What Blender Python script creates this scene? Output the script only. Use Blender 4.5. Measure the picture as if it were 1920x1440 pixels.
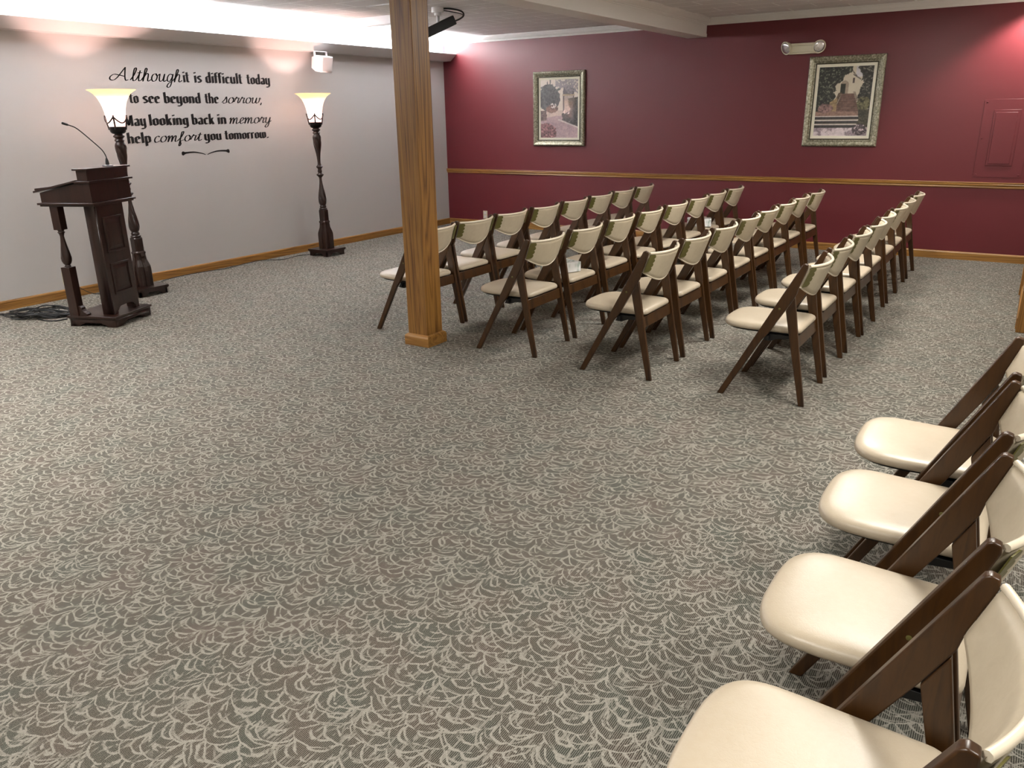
import bpy, bmesh, math, random
from mathutils import Vector, Matrix
import numpy as np

# ------------------------------------------------------------------ scene, camera, light, exposure
S = bpy.context.scene
COL = S.collection
for _o in list(bpy.data.objects):
    bpy.data.objects.remove(_o)
PI = math.pi
CAM = Vector((7.4044, -9.7305, 1.55))
YAW, PITCH, ROLL, FPX = math.radians(33.013), math.radians(18.825), math.radians(-0.956), 1479.63
_cy, _sy, _cp, _sp = math.cos(YAW), math.sin(YAW), math.cos(PITCH), math.sin(PITCH)
_f = Vector((-_sy * _cp, _cy * _cp, -_sp))
_r = Vector((_cy, _sy, 0))
_u = _r.cross(_f)
_cr, _sr = math.cos(ROLL), math.sin(ROLL)
_r2, _u2 = _cr * _r + _sr * _u, -_sr * _r + _cr * _u
cd = bpy.data.cameras.new('camera')
cd.sensor_width = 36.0
cd.lens = 36.0 * FPX / 1920.0
cd.clip_start = 0.05
cam = bpy.data.objects.new('camera', cd)
COL.objects.link(cam)
m4 = Matrix((( _r2.x, _u2.x, -_f.x, CAM.x), (_r2.y, _u2.y, -_f.y, CAM.y), (_r2.z, _u2.z, -_f.z, CAM.z), (0, 0, 0, 1)))
cam.matrix_world = m4
S.camera = cam

w = bpy.data.worlds.new('world')
S.world = w
w.use_nodes = True
w.node_tree.nodes['Background'].inputs[0].default_value = (0.9, 0.92, 1.0, 1)
w.node_tree.nodes['Background'].inputs[1].default_value = 0.0

S.view_settings.view_transform = 'Standard'
S.view_settings.look = 'None'
S.view_settings.gamma = 1.0
S.view_settings.use_curve_mapping = False
S.view_settings.exposure = 0.7

CEIL = 2.58


def area(name, loc, sx, sy, energy, col, up=False, spread=PI):
    l = bpy.data.lights.new(name, 'AREA')
    l.shape = 'RECTANGLE'
    l.size, l.size_y = sx, sy
    l.energy = energy
    l.color = col
    l.spread = spread
    o = bpy.data.objects.new(name, l)
    o.location = loc
    if up:
        o.rotation_euler = (PI, 0, 0)
    COL.objects.link(o)
    return o


def lamp_color(k):
    return {'cool': (0.93, 0.97, 1.0), 'neutral': (1.0, 0.955, 0.885), 'warm': (1.0, 0.87, 0.66)}[k]


# fluorescent light in the cove behind the ledge, shining up
area('cove_light', (0.105, -4.7, 2.335), 0.06, 9.2, 400, lamp_color('cool'), up=True)
# flush ceiling panel lights, all outside the frame: (x, y, energy)
PANELS = [(6.2, -3.2, 46), (1.6, -8.0, 17), (7.3, -6.0, 42), (3.4, -8.6, 21), (6.6, -9.8, 18), (3.2, -11.0, 19), (8.8, -8.2, 18)]
for _x, _y, _e in PANELS:
    area('panel_light', (_x, _y, CEIL - 0.028), 0.56, 1.16, _e, lamp_color('neutral'), spread=math.radians(180 if _x > 5.9 and _y > -7 else 125))
# recessed spot grazing the burgundy wall
sl = bpy.data.lights.new('wall_spot', 'SPOT')
sl.energy = 85
sl.color = lamp_color('neutral')
sl.spot_size = math.radians(120)
sl.spot_blend = 0.5
sl.shadow_soft_size = 0.05
slo = bpy.data.objects.new('wall_spot', sl)
slo.location = (7.25, -0.30, CEIL - 0.03)
slo.rotation_euler = (math.radians(8), 0, 0)
COL.objects.link(slo)


# ------------------------------------------------------------------ materials
class NT:
    """tiny helper round a node tree"""

    def __init__(self, name):
        self.m = bpy.data.materials.new(name)
        self.m.use_nodes = True
        self.t = self.m.node_tree
        self.b = self.t.nodes['Principled BSDF']
        self.out = self.t.nodes['Material Output']

    def n(self, typ, **kw):
        nd = self.t.nodes.new(typ)
        for k, v in kw.items():
            setattr(nd, k, v)
        return nd

    def link(self, a, b):
        self.t.links.new(a, b)

    def setin(self, sock, v):
        if hasattr(v, 'is_output') or isinstance(v, bpy.types.NodeSocket):
            self.link(v, sock)
        else:
            sock.default_value = v

    def math(self, op, a, b=0.0, c=None):
        nd = self.n('ShaderNodeMath', operation=op)
        self.setin(nd.inputs[0], a)
        self.setin(nd.inputs[1], b)
        if c is not None:
            self.setin(nd.inputs[2], c)
        return nd.outputs[0]

    def coord(self, kind='Object', scale=(1, 1, 1), rot=(0, 0, 0)):
        c = self.n('ShaderNodeTexCoord')
        mp = self.n('ShaderNodeMapping')
        mp.inputs['Scale'].default_value = scale
        mp.inputs['Rotation'].default_value = rot
        self.link(c.outputs[kind], mp.inputs['Vector'])
        return mp.outputs[0]

    def noise(self, vec, scale, detail=3.0, rough=0.5, dist=0.0):
        nd = self.n('ShaderNodeTexNoise')
        self.link(vec, nd.inputs['Vector'])
        nd.inputs['Scale'].default_value = scale
        nd.inputs['Detail'].default_value = detail
        nd.inputs['Roughness'].default_value = rough
        nd.inputs['Distortion'].default_value = dist
        return nd.outputs['Fac']

    def ramp(self, fac, stops):
        nd = self.n('ShaderNodeValToRGB')
        self.link(fac, nd.inputs[0])
        el = nd.color_ramp.elements
        while len(el) < len(stops):
            el.new(0.5)
        for e, (p, c) in zip(el, stops):
            e.position = p
            e.color = (*c, 1) if len(c) == 3 else c
        return nd.outputs[0]

    def mix(self, fac, a, b, mode='MIX'):
        nd = self.n('ShaderNodeMix', data_type='RGBA', blend_type=mode)
        self.setin(nd.inputs[0], fac)
        for s, v in ((nd.inputs[6], a), (nd.inputs[7], b)):
            if isinstance(v, tuple):
                s.default_value = (*v, 1) if len(v) == 3 else v
            else:
                self.link(v, s)
        return nd.outputs[2]

    def bump(self, h, strength=0.3, dist=0.01):
        nd = self.n('ShaderNodeBump')
        nd.inputs['Strength'].default_value = strength
        nd.inputs['Distance'].default_value = dist
        self.link(h, nd.inputs['Height'])
        self.link(nd.outputs[0], self.b.inputs['Normal'])

    def color(self, v):
        if isinstance(v, tuple):
            self.b.inputs['Base Color'].default_value = (*v, 1)
        else:
            self.link(v, self.b.inputs['Base Color'])

    def p(self, **kw):
        for k, v in kw.items():
            self.setin(self.b.inputs[k.replace('_', ' ')], v)


def simple(name, col, rough=0.5, metal=0.0, **kw):
    t = NT(name)
    t.color(col)
    t.p(Roughness=rough, Metallic=metal)
    for k, v in kw.items():
        t.p(**{k: v})
    return t.m


def wood(name, stops, scale=(30, 30, 1.6), rough=0.35, nscale=1.0, bump=0.08, ring=True, coat=0.0):
    t = NT(name)
    v = t.coord('Object', scale)
    n1 = t.noise(v, nscale, 6, 0.6, 0.8)
    n2 = t.noise(t.coord('Object', tuple(s * 0.22 for s in scale)), nscale, 2, 0.5, 1.5)
    if ring:
        s = t.math('FRACT', t.math('MULTIPLY', n2, 9.0))
        s = t.math('ABSOLUTE', t.math('SUBTRACT', s, 0.5))
        f = t.math('ADD', t.math('MULTIPLY', n1, 0.65), t.math('MULTIPLY', s, 0.6))
    else:
        f = n1
    t.color(t.ramp(f, stops))
    t.p(Roughness=rough)
    if coat:
        t.p(Coat_Weight=coat, Coat_Roughness=0.15)
    t.bump(n1, bump, 0.002)
    return t.m


M = {}
# painted walls
t = NT('grey_wall_paint')
v = t.coord()
t.color(t.mix(t.noise(v, 1.3, 3), (0.515, 0.498, 0.490), (0.560, 0.542, 0.533)))
t.p(Roughness=0.62)
t.bump(t.noise(v, 160, 2), 0.10, 0.002)
M['grey'] = t.m
t = NT('burgundy_wall_paint')
v = t.n('ShaderNodeNewGeometry').outputs['Position']
t.color(t.mix(t.noise(v, 1.1, 3), (0.118, 0.0130, 0.0180), (0.134, 0.0158, 0.0212)))
t.p(Roughness=0.42)
t.bump(t.noise(v, 150, 2), 0.09, 0.002)
M['red'] = t.m
M['white_paint'] = simple('white_trim_paint', (0.80, 0.785, 0.77), 0.4)
M['beige_paint'] = simple('beige_wall_paint', (0.50, 0.46, 0.40), 0.7)

# ceiling: embossed square tiles
t = NT('embossed_ceiling_tile')
v = t.coord()
br = t.n('ShaderNodeTexBrick')
t.link(v, br.inputs['Vector'])
br.offset = 0.5
br.inputs['Scale'].default_value = 1.0
br.inputs['Mortar Size'].default_value = 0.016
br.inputs['Mortar Smooth'].default_value = 0.6
br.inputs['Brick Width'].default_value = 0.61
br.inputs['Row Height'].default_value = 0.305
n = t.noise(v, 55, 4, 0.6, 1.2)
h = t.math('ADD', t.math('MULTIPLY', n, 0.5), t.math('MULTIPLY', br.outputs['Fac'], -1.0))
t.color(t.mix(br.outputs['Fac'], t.mix(n, (0.62, 0.60, 0.60), (0.84, 0.82, 0.82)), (0.92, 0.91, 0.91)))
t.p(Roughness=0.8)
t.bump(h, 0.6, 0.012)
M['ceiling'] = t.m

# carpet: nested beige arcs over a ribbed taupe / teal / mauve ground
t = NT('arc_pattern_carpet')
v0 = t.coord()
nz = t.n('ShaderNodeTexNoise')
t.link(v0, nz.inputs['Vector'])
nz.inputs['Scale'].default_value = 9.0
nz.inputs['Detail'].default_value = 2.0
va = t.n('ShaderNodeVectorMath', operation='MULTIPLY_ADD')
t.link(nz.outputs['Color'], va.inputs[0])
va.inputs[1].default_value = (0.055, 0.055, 0)
t.link(v0, va.inputs[2])
vv = va.outputs[0]
sp = t.n('ShaderNodeSeparateXYZ')
t.link(vv, sp.inputs[0])


def scallops(RS, RH, rings, ph, wob):
    """overlapping arcs, convex towards -y: 0..0.5 distance to the nearest ring"""
    pa = t.math('MULTIPLY_ADD', sp.outputs[0], 1.0 / RS, ph)
    pb = t.math('MULTIPLY_ADD', sp.outputs[1], -1.0 / RS, ph * 1.7)
    j0 = t.math('ADD', t.math('FLOOR', t.math('DIVIDE', t.math('SUBTRACT', pb, 1.0), RH)), 1.0)
    cands = []
    for k in range(4):
        jj = t.math('ADD', j0, float(k))
        dy = t.math('SUBTRACT', pb, t.math('MULTIPLY', jj, RH))
        sh = t.math('MULTIPLY_ADD', t.math('SINE', t.math('MULTIPLY', jj, 2.4)), wob, t.math('MULTIPLY', jj, 0.95))
        dx = t.math('SUBTRACT', pa, sh)
        dx = t.math('SUBTRACT', dx, t.math('MULTIPLY', t.math('ROUND', t.math('MULTIPLY', dx, 0.5)), 2.0))
        dd = t.math('SQRT', t.math('ADD', t.math('MULTIPLY', dx, dx), t.math('MULTIPLY', dy, dy)))
        cands.append((dd, t.math('LESS_THAN', dd, 1.0)))
    dsel = cands[-1][0]
    for dd, ins in reversed(cands[:-1]):
        mxn = t.n('ShaderNodeMix', data_type='FLOAT')
        t.link(ins, mxn.inputs[0])
        t.link(dsel, mxn.inputs[2])
        t.link(dd, mxn.inputs[3])
        dsel = mxn.outputs[0]
    d = t.math('MULTIPLY', dsel, rings)
    f = t.math('SUBTRACT', 0.5, t.math('ABSOLUTE', t.math('SUBTRACT', t.math('FRACT', d), 0.5)))
    return t.math('MULTIPLY', f, RS / rings)      # metres


def stroke(dist, w0, w1):
    mr = t.n('ShaderNodeMapRange')
    mr.interpolation_type = 'SMOOTHSTEP'
    t.link(dist, mr.inputs[0])
    for _i, _v in ((1, w0), (2, w1), (3, 1.0), (4, 0.0)):
        mr.inputs[_i].default_value = _v
    return mr.outputs[0]


brk = t.math('SUBTRACT', t.noise(v0, 42, 3, 0.65), 0.5)
brk2 = t.math('SUBTRACT', t.noise(v0, 17, 2, 0.6), 0.5)
wv = t.math('MULTIPLY_ADD', brk2, 0.009, t.math('MULTIPLY_ADD', brk, 0.009, t.math('MULTIPLY', t.math('SUBTRACT', t.noise(v0, 210, 2, 0.6), 0.5), 0.0075)))
l1 = stroke(t.math('ADD', scallops(0.067, 0.60, 2.05, 0.0, 0.35), wv), 0.0025, 0.0054)
l2 = stroke(t.math('SUBTRACT', scallops(0.086, 0.55, 1.02, 0.37, 0.5), wv), 0.0022, 0.0050)
pt = t.n('ShaderNodeMapRange')
t.link(t.noise(v0, 7.0, 1), pt.inputs[0])
pt.inputs[1].default_value, pt.inputs[2].default_value = 0.44, 0.58
gap = t.n('ShaderNodeMapRange')
t.link(t.noise(v0, 33, 2, 0.6), gap.inputs[0])
gap.inputs[1].default_value, gap.inputs[2].default_value = 0.36, 0.47
streak = t.n('ShaderNodeMapRange')
t.link(t.noise(t.coord('Object', (95, 13, 1)), 1.0, 2, 0.55, 0.3), streak.inputs[0])
streak.inputs[1].default_value, streak.inputs[2].default_value = 0.575, 0.63
line = t.math('MAXIMUM', t.math('MULTIPLY', l1, gap.outputs[0]), t.math('MULTIPLY', l2, t.math('MULTIPLY', pt.outputs[0], 0.85)))
line = t.math('MAXIMUM', line, t.math('MULTIPLY', streak.outputs[0], 0.75))
sep = t.n('ShaderNodeSeparateXYZ')
t.link(v0, sep.inputs[0])
rib = t.math('SINE', t.math('ADD', t.math('MULTIPLY', sep.outputs[0], 2 * PI / 0.0052), t.math('MULTIPLY', t.noise(v0, 40, 1), 2.2)))
rib = t.math('MULTIPLY_ADD', rib, 0.5, 0.5)
speck = t.noise(v0, 330, 2, 0.7)
g1 = t.noise(v0, 5.5, 2)
ground = t.ramp(g1, [(0.30, (0.132, 0.114, 0.101)), (0.44, (0.119, 0.109, 0.095)), (0.56, (0.111, 0.108, 0.095)), (0.70, (0.103, 0.108, 0.096))])
ground = t.mix(1.0, ground, t.ramp(speck, [(0.25, (0.55, 0.55, 0.55)), (0.75, (1.5, 1.5, 1.5))]), 'MULTIPLY')
ground = t.mix(t.math('MULTIPLY', rib, t.math('MULTIPLY_ADD', speck, 0.7, 0.50)), t.mix(1.0, ground, (0.20, 0.19, 0.175), 'MULTIPLY'), t.mix(1.0, ground, (2.05, 2.0, 1.92), 'MULTIPLY'))
linec = t.mix(t.ramp(speck, [(0.3, (0, 0, 0)), (0.7, (1, 1, 1))]), (0.205, 0.193, 0.164), (0.400, 0.380, 0.332))
t.color(t.mix(line, ground, linec))
t.p(Roughness=0.95, Specular_IOR_Level=0.1)
t.bump(t.math('ADD', t.math('MULTIPLY', line, 0.6), t.math('MULTIPLY', speck, 0.7)), 0.5, 0.004)
M['carpet'] = t.m

OAK = [(0.25, (0.155, 0.066, 0.014)), (0.45, (0.300, 0.145, 0.034)), (0.62, (0.365, 0.185, 0.045)), (0.85, (0.240, 0.108, 0.024))]
M['oak_z'] = wood('golden_oak_upright', [(0.25, (0.092, 0.036, 0.0072)), (0.42, (0.215, 0.098, 0.020)), (0.60, (0.300, 0.145, 0.032)), (0.85, (0.160, 0.068, 0.0130))], (26, 26, 1.3), 0.38, bump=0.15)
M['oak_x'] = wood('golden_oak_along_wall', OAK, (1.3, 26, 26), 0.34, bump=0.1)
M['oak_y'] = wood('golden_oak_along_side_wall', OAK, (26, 1.3, 26), 0.34, bump=0.1)
WAL = [(0.30, (0.017, 0.0068, 0.0019)), (0.52, (0.058, 0.0228, 0.0042)), (0.75, (0.028, 0.0108, 0.0023))]
M['walnut'] = wood('dark_walnut_chair_wood', WAL, (22, 22, 3.0), 0.34, ring=False, bump=0.05, coat=0.06)
MAH = [(0.30, (0.011, 0.0048, 0.0036)), (0.55, (0.027, 0.0100, 0.0064)), (0.80, (0.016, 0.0066, 0.0046))]
M['mahogany'] = wood('dark_mahogany', MAH, (24, 24, 2.2), 0.30, ring=False, bump=0.05, coat=0.2)

# cream vinyl
t = NT('cream_seat_vinyl')
v = t.coord()
n1 = t.noise(v, 9, 4, 0.6)
cr = t.n('ShaderNodeTexVoronoi')
cr.feature = 'DISTANCE_TO_EDGE'
vm = t.n('ShaderNodeMapping')
t.link(v, vm.inputs['Vector'])
vm.inputs['Scale'].default_value = (1.0, 0.55, 1.0)
nzc = t.n('ShaderNodeTexNoise')
t.link(v, nzc.inputs['Vector'])
nzc.inputs['Scale'].default_value = 25
vm2 = t.n('ShaderNodeVectorMath', operation='MULTIPLY_ADD')
t.link(nzc.outputs['Color'], vm2.inputs[0])
vm2.inputs[1].default_value = (0.03, 0.03, 0.03)
t.link(vm.outputs[0], vm2.inputs[2])
t.link(vm2.outputs[0], cr.inputs['Vector'])
cr.inputs['Scale'].default_value = 150
crk = t.math('MINIMUM', t.math('MULTIPLY', cr.outputs['Distance'], 9.0), 1.0)
t.color(t.mix(t.math('MULTIPLY', t.noise(v, 60, 4, 0.7), 0.5), t.mix(n1, (0.425, 0.345, 0.238), (0.535, 0.450, 0.335)), (0.56, 0.51, 0.42)))
t.p(Roughness=t.math('MULTIPLY_ADD', n1, 0.16, 0.28))
t.bump(t.math('ADD', crk, t.math('MULTIPLY', n1, 0.6)), 0.10, 0.0009)
M['vinyl'] = t.m
t = NT('cream_backrest_vinyl')
v = t.coord()
n1 = t.noise(v, 26, 5, 0.65, 0.6)
t.color(t.mix(n1, (0.500, 0.425, 0.300), (0.640, 0.560, 0.425)))
t.p(Roughness=0.36)
t.bump(n1, 0.12, 0.003)
M['vinyl_back'] = t.m
M['piping'] = simple('cream_welt_vinyl', (0.74, 0.66, 0.52), 0.33)
M['olive'] = simple('olive_painted_metal', (0.135, 0.122, 0.034), 0.40, 0.2)
M['black'] = simple('black_plastic', (0.008, 0.008, 0.009), 0.35)
M['blackcord'] = simple('black_cord_rubber', (0.010, 0.011, 0.013), 0.45)
M['vinylblack'] = simple('black_vinyl_letter', (0.006, 0.005, 0.006), 0.45)
M['iron'] = simple('dark_bronze_metal', (0.014, 0.012, 0.012), 0.38, 0.6)
M['steel'] = simple('brushed_steel', (0.55, 0.55, 0.55), 0.3, 1.0)
M['white_plastic'] = simple('white_plastic', (0.78, 0.76, 0.77), 0.35)
M['ivory'] = simple('ivory_plastic', (0.70, 0.66, 0.50), 0.4)
M['slot'] = simple('dark_slot', (0.02, 0.02, 0.02), 0.6)
M['grille'] = simple('white_speaker_grille', (0.60, 0.58, 0.58), 0.6)
M['reflector'] = simple('bright_reflector', (0.82, 0.82, 0.84), 0.16, 0.9)
M['tissue'] = simple('white_tissue_paper', (0.85, 0.86, 0.88), 0.9)
t = NT('leaf_print_card')
v = t.coord('Object', (1, 1, 1))
w1 = t.n('ShaderNodeTexVoronoi')
t.link(t.coord('Object', (34, 34, 17), (0.5, 0.4, 0.6)), w1.inputs['Vector'])
w1.inputs['Scale'].default_value = 1.0
t.color(t.ramp(w1.outputs['Distance'], [(0.18, (0.20, 0.28, 0.22)), (0.30, (0.50, 0.58, 0.54)), (0.48, (0.80, 0.82, 0.82)), (0.75, (0.88, 0.89, 0.90))]))
t.p(Roughness=0.5)
M['tissuebox'] = t.m
t = NT('clear_plastic')
t.color((0.86, 0.88, 0.88))
t.p(Roughness=0.12, Transmission_Weight=0.55, IOR=1.3)
M['clear'] = t.m
t = NT('amber_glass_shade')
v = t.coord('Object', (14, 14, 5))
tr = t.n('ShaderNodeBsdfTranslucent')
zz_ = t.n('ShaderNodeSeparateXYZ')
t.link(t.coord('Object'), zz_.inputs[0])
mr_ = t.n('ShaderNodeMapRange')
t.link(t.math('ADD', zz_.outputs[2], t.math('MULTIPLY', t.noise(v, 2.0, 3), 0.03)), mr_.inputs[0])
mr_.inputs[1].default_value, mr_.inputs[2].default_value = 1.66, 1.80
tint = t.mix(mr_.outputs[0], (0.97, 0.92, 0.90), (0.98, 0.82, 0.58))
t.link(tint, tr.inputs[0])
df = t.n('ShaderNodeBsdfDiffuse')
t.link(t.mix(mr_.outputs[0], (0.80, 0.74, 0.70), (0.74, 0.60, 0.38)), df.inputs[0])
gl = t.n('ShaderNodeBsdfGlossy')
gl.inputs['Roughness'].default_value = 0.2
mx = t.n('ShaderNodeMixShader')
mx.inputs[0].default_value = 0.35
t.link(tr.outputs[0], mx.inputs[1])
t.link(df.outputs[0], mx.inputs[2])
mx2 = t.n('ShaderNodeMixShader')
mx2.inputs[0].default_value = 0.05
t.link(mx.outputs[0], mx2.inputs[1])
t.link(gl.outputs[0], mx2.inputs[2])
t.link(mx2.outputs[0], t.out.inputs[0])
M['shade'] = t.m
t = NT('antique_silver_frame')
v = t.coord('Object', (20, 20, 20))
n1 = t.noise(v, 3.0, 5, 0.7)
t.color(t.ramp(n1, [(0.32, (0.085, 0.080, 0.050)), (0.50, (0.250, 0.235, 0.165)), (0.66, (0.50, 0.48, 0.38))]))
t.p(Roughness=0.36, Metallic=0.55)
t.bump(n1, 0.5, 0.004)
M['frame'] = t.m
M['frame_dark'] = simple('dark_frame_lip', (0.06, 0.055, 0.035), 0.4, 0.4)
M['mat'] = simple('cream_picture_liner', (0.78, 0.75, 0.62), 0.7)
t = NT('varnished_canvas')
at = t.n('ShaderNodeAttribute', attribute_name='pigment')
t.color(at.outputs['Color'])
t.p(Roughness=0.6, Coat_Weight=0.55, Coat_Roughness=0.04)
M['canvas'] = t.m
t = NT('lit_panel_diffuser')
t.b.inputs['Emission Color'].default_value = (1, 0.94, 0.84, 1)
t.b.inputs['Emission Strength'].default_value = 4.0
t.color((0.9, 0.9, 0.9))
M['diffuser'] = t.m


# ------------------------------------------------------------------ mesh helpers
class MB:
    def __init__(self):
        self.v, self.f, self.s, self.mi = [], [], [], []

    def add(self, vs, fs, smooth=False, mi=0, mat=None):
        o = len(self.v)
        for p in vs:
            p = Vector(p)
            self.v.append(tuple(mat @ p) if mat else tuple(p))
        for f in fs:
            self.f.append([i + o for i in f])
            self.s.append(smooth)
            self.mi.append(mi)

    def box(self, x0, x1, y0, y1, z0, z1, mat=None, mi=0):
        vs = [(x, y, z) for z in (z0, z1) for y in (y0, y1) for x in (x0, x1)]
        self.add(vs, [(0, 2, 3, 1), (4, 5, 7, 6), (0, 1, 5, 4), (2, 6, 7, 3), (0, 4, 6, 2), (1, 3, 7, 5)], False, mi, mat)

    def prism(self, poly, axis, a0, a1, mat=None, smooth=False, mi=0):
        """poly of 2D points extruded along axis; axis 'y': (x,z); 'x': (y,z); 'z': (x,y)"""
        def P(p, a):
            return {'y': (p[0], a, p[1]), 'x': (a, p[0], p[1]), 'z': (p[0], p[1], a)}[axis]
        n = len(poly)
        ar = sum(poly[i][0] * poly[(i + 1) % n][1] - poly[(i + 1) % n][0] * poly[i][1] for i in range(n))
        if (ar < 0) != (axis == 'y'):
            poly = poly[::-1]
        vs = [P(p, a0) for p in poly] + [P(p, a1) for p in poly]
        fs = [tuple(range(n))[::-1], tuple(range(n, 2 * n))]
        self.add(vs, fs, False, mi, mat)
        self.add(vs, [(i, (i + 1) % n, n + (i + 1) % n, n + i) for i in range(n)], smooth, mi, mat)

    def lathe(self, prof, seg=32, mat=None, smooth=True, twist=None, cap=True, mi=0):
        """prof (r,z) bottom to top; twist=(lobes, depth, turns_per_m, z0, z1) adds carved rope twist"""
        vs, fs = [], []
        for r, z in prof:
            for k in range(seg):
                a = 2 * PI * k / seg
                rr = r
                if twist:
                    for (lb, dp, tp, z0, z1) in twist:
                        if z0 < z < z1:
                            env = min(1.0, (z - z0) / 0.03, (z1 - z) / 0.03)
                            rr = r * (1 - dp * env * (0.5 + 0.5 * math.cos(lb * (a + tp * z))) ** 3)
                vs.append((rr * math.cos(a), rr * math.sin(a), z))
        for i in range(len(prof) - 1):
            for k in range(seg):
                k2 = (k + 1) % seg
                fs.append((i * seg + k, i * seg + k2, (i + 1) * seg + k2, (i + 1) * seg + k))
        self.add(vs, fs, smooth, mi, mat)
        if cap:
            n = len(prof)
            self.add(vs[:seg], [tuple(range(seg))[::-1]], False, mi, mat)
            self.add(vs[(n - 1) * seg:], [tuple(range(seg))], False, mi, mat)

    def tube(self, pts, r, seg=8, mat=None, closed=False, mi=0, cap=True):
        pts = [Vector(p) for p in pts]
        n = len(pts)
        rs = r if isinstance(r, (list, tuple)) else [r] * n
        vs, fs = [], []
        prev = None
        for i, p in enumerate(pts):
            if closed:
                d = pts[(i + 1) % n] - pts[i - 1]
            else:
                d = pts[min(i + 1, n - 1)] - pts[max(i - 1, 0)]
            if d.length < 1e-9:
                d = Vector((0, 0, 1))
            d.normalize()
            if prev is None:
                a = Vector((0, 0, 1)) if abs(d.z) < 0.9 else Vector((1, 0, 0))
                nrm = (a - d * a.dot(d)).normalized()
            else:
                nrm = prev - d * prev.dot(d)
                if nrm.length < 1e-6:
                    nrm = Vector((1, 0, 0))
                nrm.normalize()
            prev = nrm
            b = d.cross(nrm)
            for k in range(seg):
                an = 2 * PI * k / seg
                vs.append(p + (nrm * math.cos(an) + b * math.sin(an)) * rs[i])
        rng = n if closed else n - 1
        for i in range(rng):
            j = (i + 1) % n
            for k in range(seg):
                k2 = (k + 1) % seg
                fs.append((i * seg + k, i * seg + k2, j * seg + k2, j * seg + k))
        self.add(vs, fs, True, mi, mat)
        if cap and not closed:
            self.add(vs[:seg], [tuple(range(seg))[::-1]], False, mi, mat)
            self.add(vs[(n - 1) * seg:], [tuple(range(seg))], False, mi, mat)

    def loft(self, rings, closed=True, cap=True, smooth=True, mi=0, mat=None):
        n = len(rings[0])
        vs = [p for r in rings for p in r]
        fs = []
        for i in range(len(rings) - 1):
            for k in range(n if closed else n - 1):
                k2 = (k + 1) % n
                fs.append((i * n + k, i * n + k2, (i + 1) * n + k2, (i + 1) * n + k))
        if cap:
            fs.append(tuple(range(n))[::-1])
            fs.append(tuple(range((len(rings) - 1) * n, len(rings) * n)))
        self.add(vs, fs, smooth, mi, mat)

    def mesh(self, name, mats, bevel=0.0, bseg=2, sharp=35):
        me = bpy.data.meshes.new(name)
        me.from_pydata(self.v, [], self.f)
        for mm in (mats if isinstance(mats, (list, tuple)) else [mats]):
            me.materials.append(mm)
        for p, s, mi in zip(me.polygons, self.s, self.mi):
            p.use_smooth = s
            p.material_index = mi
        bm = bmesh.new()
        bm.from_mesh(me)
        bmesh.ops.remove_doubles(bm, verts=bm.verts, dist=1e-5)
        bmesh.ops.recalc_face_normals(bm, faces=bm.faces)
        if bevel > 0:
            es = [e for e in bm.edges if len(e.link_faces) == 2 and e.calc_face_angle(0) > math.radians(28)]
            flat = [f.normal.copy() for f in bm.faces if not f.smooth]
            bmesh.ops.bevel(bm, geom=es, offset=bevel, offset_type='OFFSET', segments=bseg, profile=0.6, affect='EDGES', clamp_overlap=True)
            for f in bm.faces:
                f.normal_update()
                f.smooth = not any(f.normal.dot(q) > 0.99995 for q in flat)
        bm.to_mesh(me)
        bm.free()
        if bevel <= 0 and any(self.s):
            me.set_sharp_from_angle(angle=math.radians(sharp))
        me.update()
        return me

    def build(self, name, mats, parent=None, bevel=0.0, **kw):
        o = bpy.data.objects.new(name, self.mesh(name, mats, bevel, **kw))
        COL.objects.link(o)
        if parent is not None:
            o.parent = parent
        return o


def empty(name, loc=(0, 0, 0), rz=0.0):
    o = bpy.data.objects.new(name, None)
    o.empty_display_size = 0.1
    o.location = loc
    o.rotation_euler = (0, 0, rz)
    COL.objects.link(o)
    return o


def tag(o, label=None, cat=None, group=None, kind=None):
    if label:
        o['label'] = label
    if cat:
        o['category'] = cat
    if group:
        o['group'] = group
    if kind:
        o['kind'] = kind
    return o


def struct(o, label=None):
    o['kind'] = 'structure'
    if label:
        o['label'] = label
    return o


def copy_tree(o, parent=None):
    c = o.copy()
    COL.objects.link(c)
    if parent is not None:
        c.parent = parent
    for ch in [x for x in bpy.data.objects if x.parent == o]:
        copy_tree(ch, c)
    return c


def catmull(pts, n=8, closed=False):
    pts = [Vector(p) for p in pts]
    out = []
    N = len(pts)
    for i in range(N if closed else N - 1):
        if closed:
            p0, p1, p2, p3 = pts[i - 1], pts[i], pts[(i + 1) % N], pts[(i + 2) % N]
        else:
            p0, p1, p2, p3 = pts[max(i - 1, 0)], pts[i], pts[i + 1], pts[min(i + 2, N - 1)]
        for k in range(n):
            s = k / n
            out.append(0.5 * ((2 * p1) + (p2 - p0) * s + (2 * p0 - 5 * p1 + 4 * p2 - p3) * s * s + (3 * p1 - p0 - 3 * p2 + p3) * s ** 3))
    if not closed:
        out.append(pts[-1])
    return out


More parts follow.
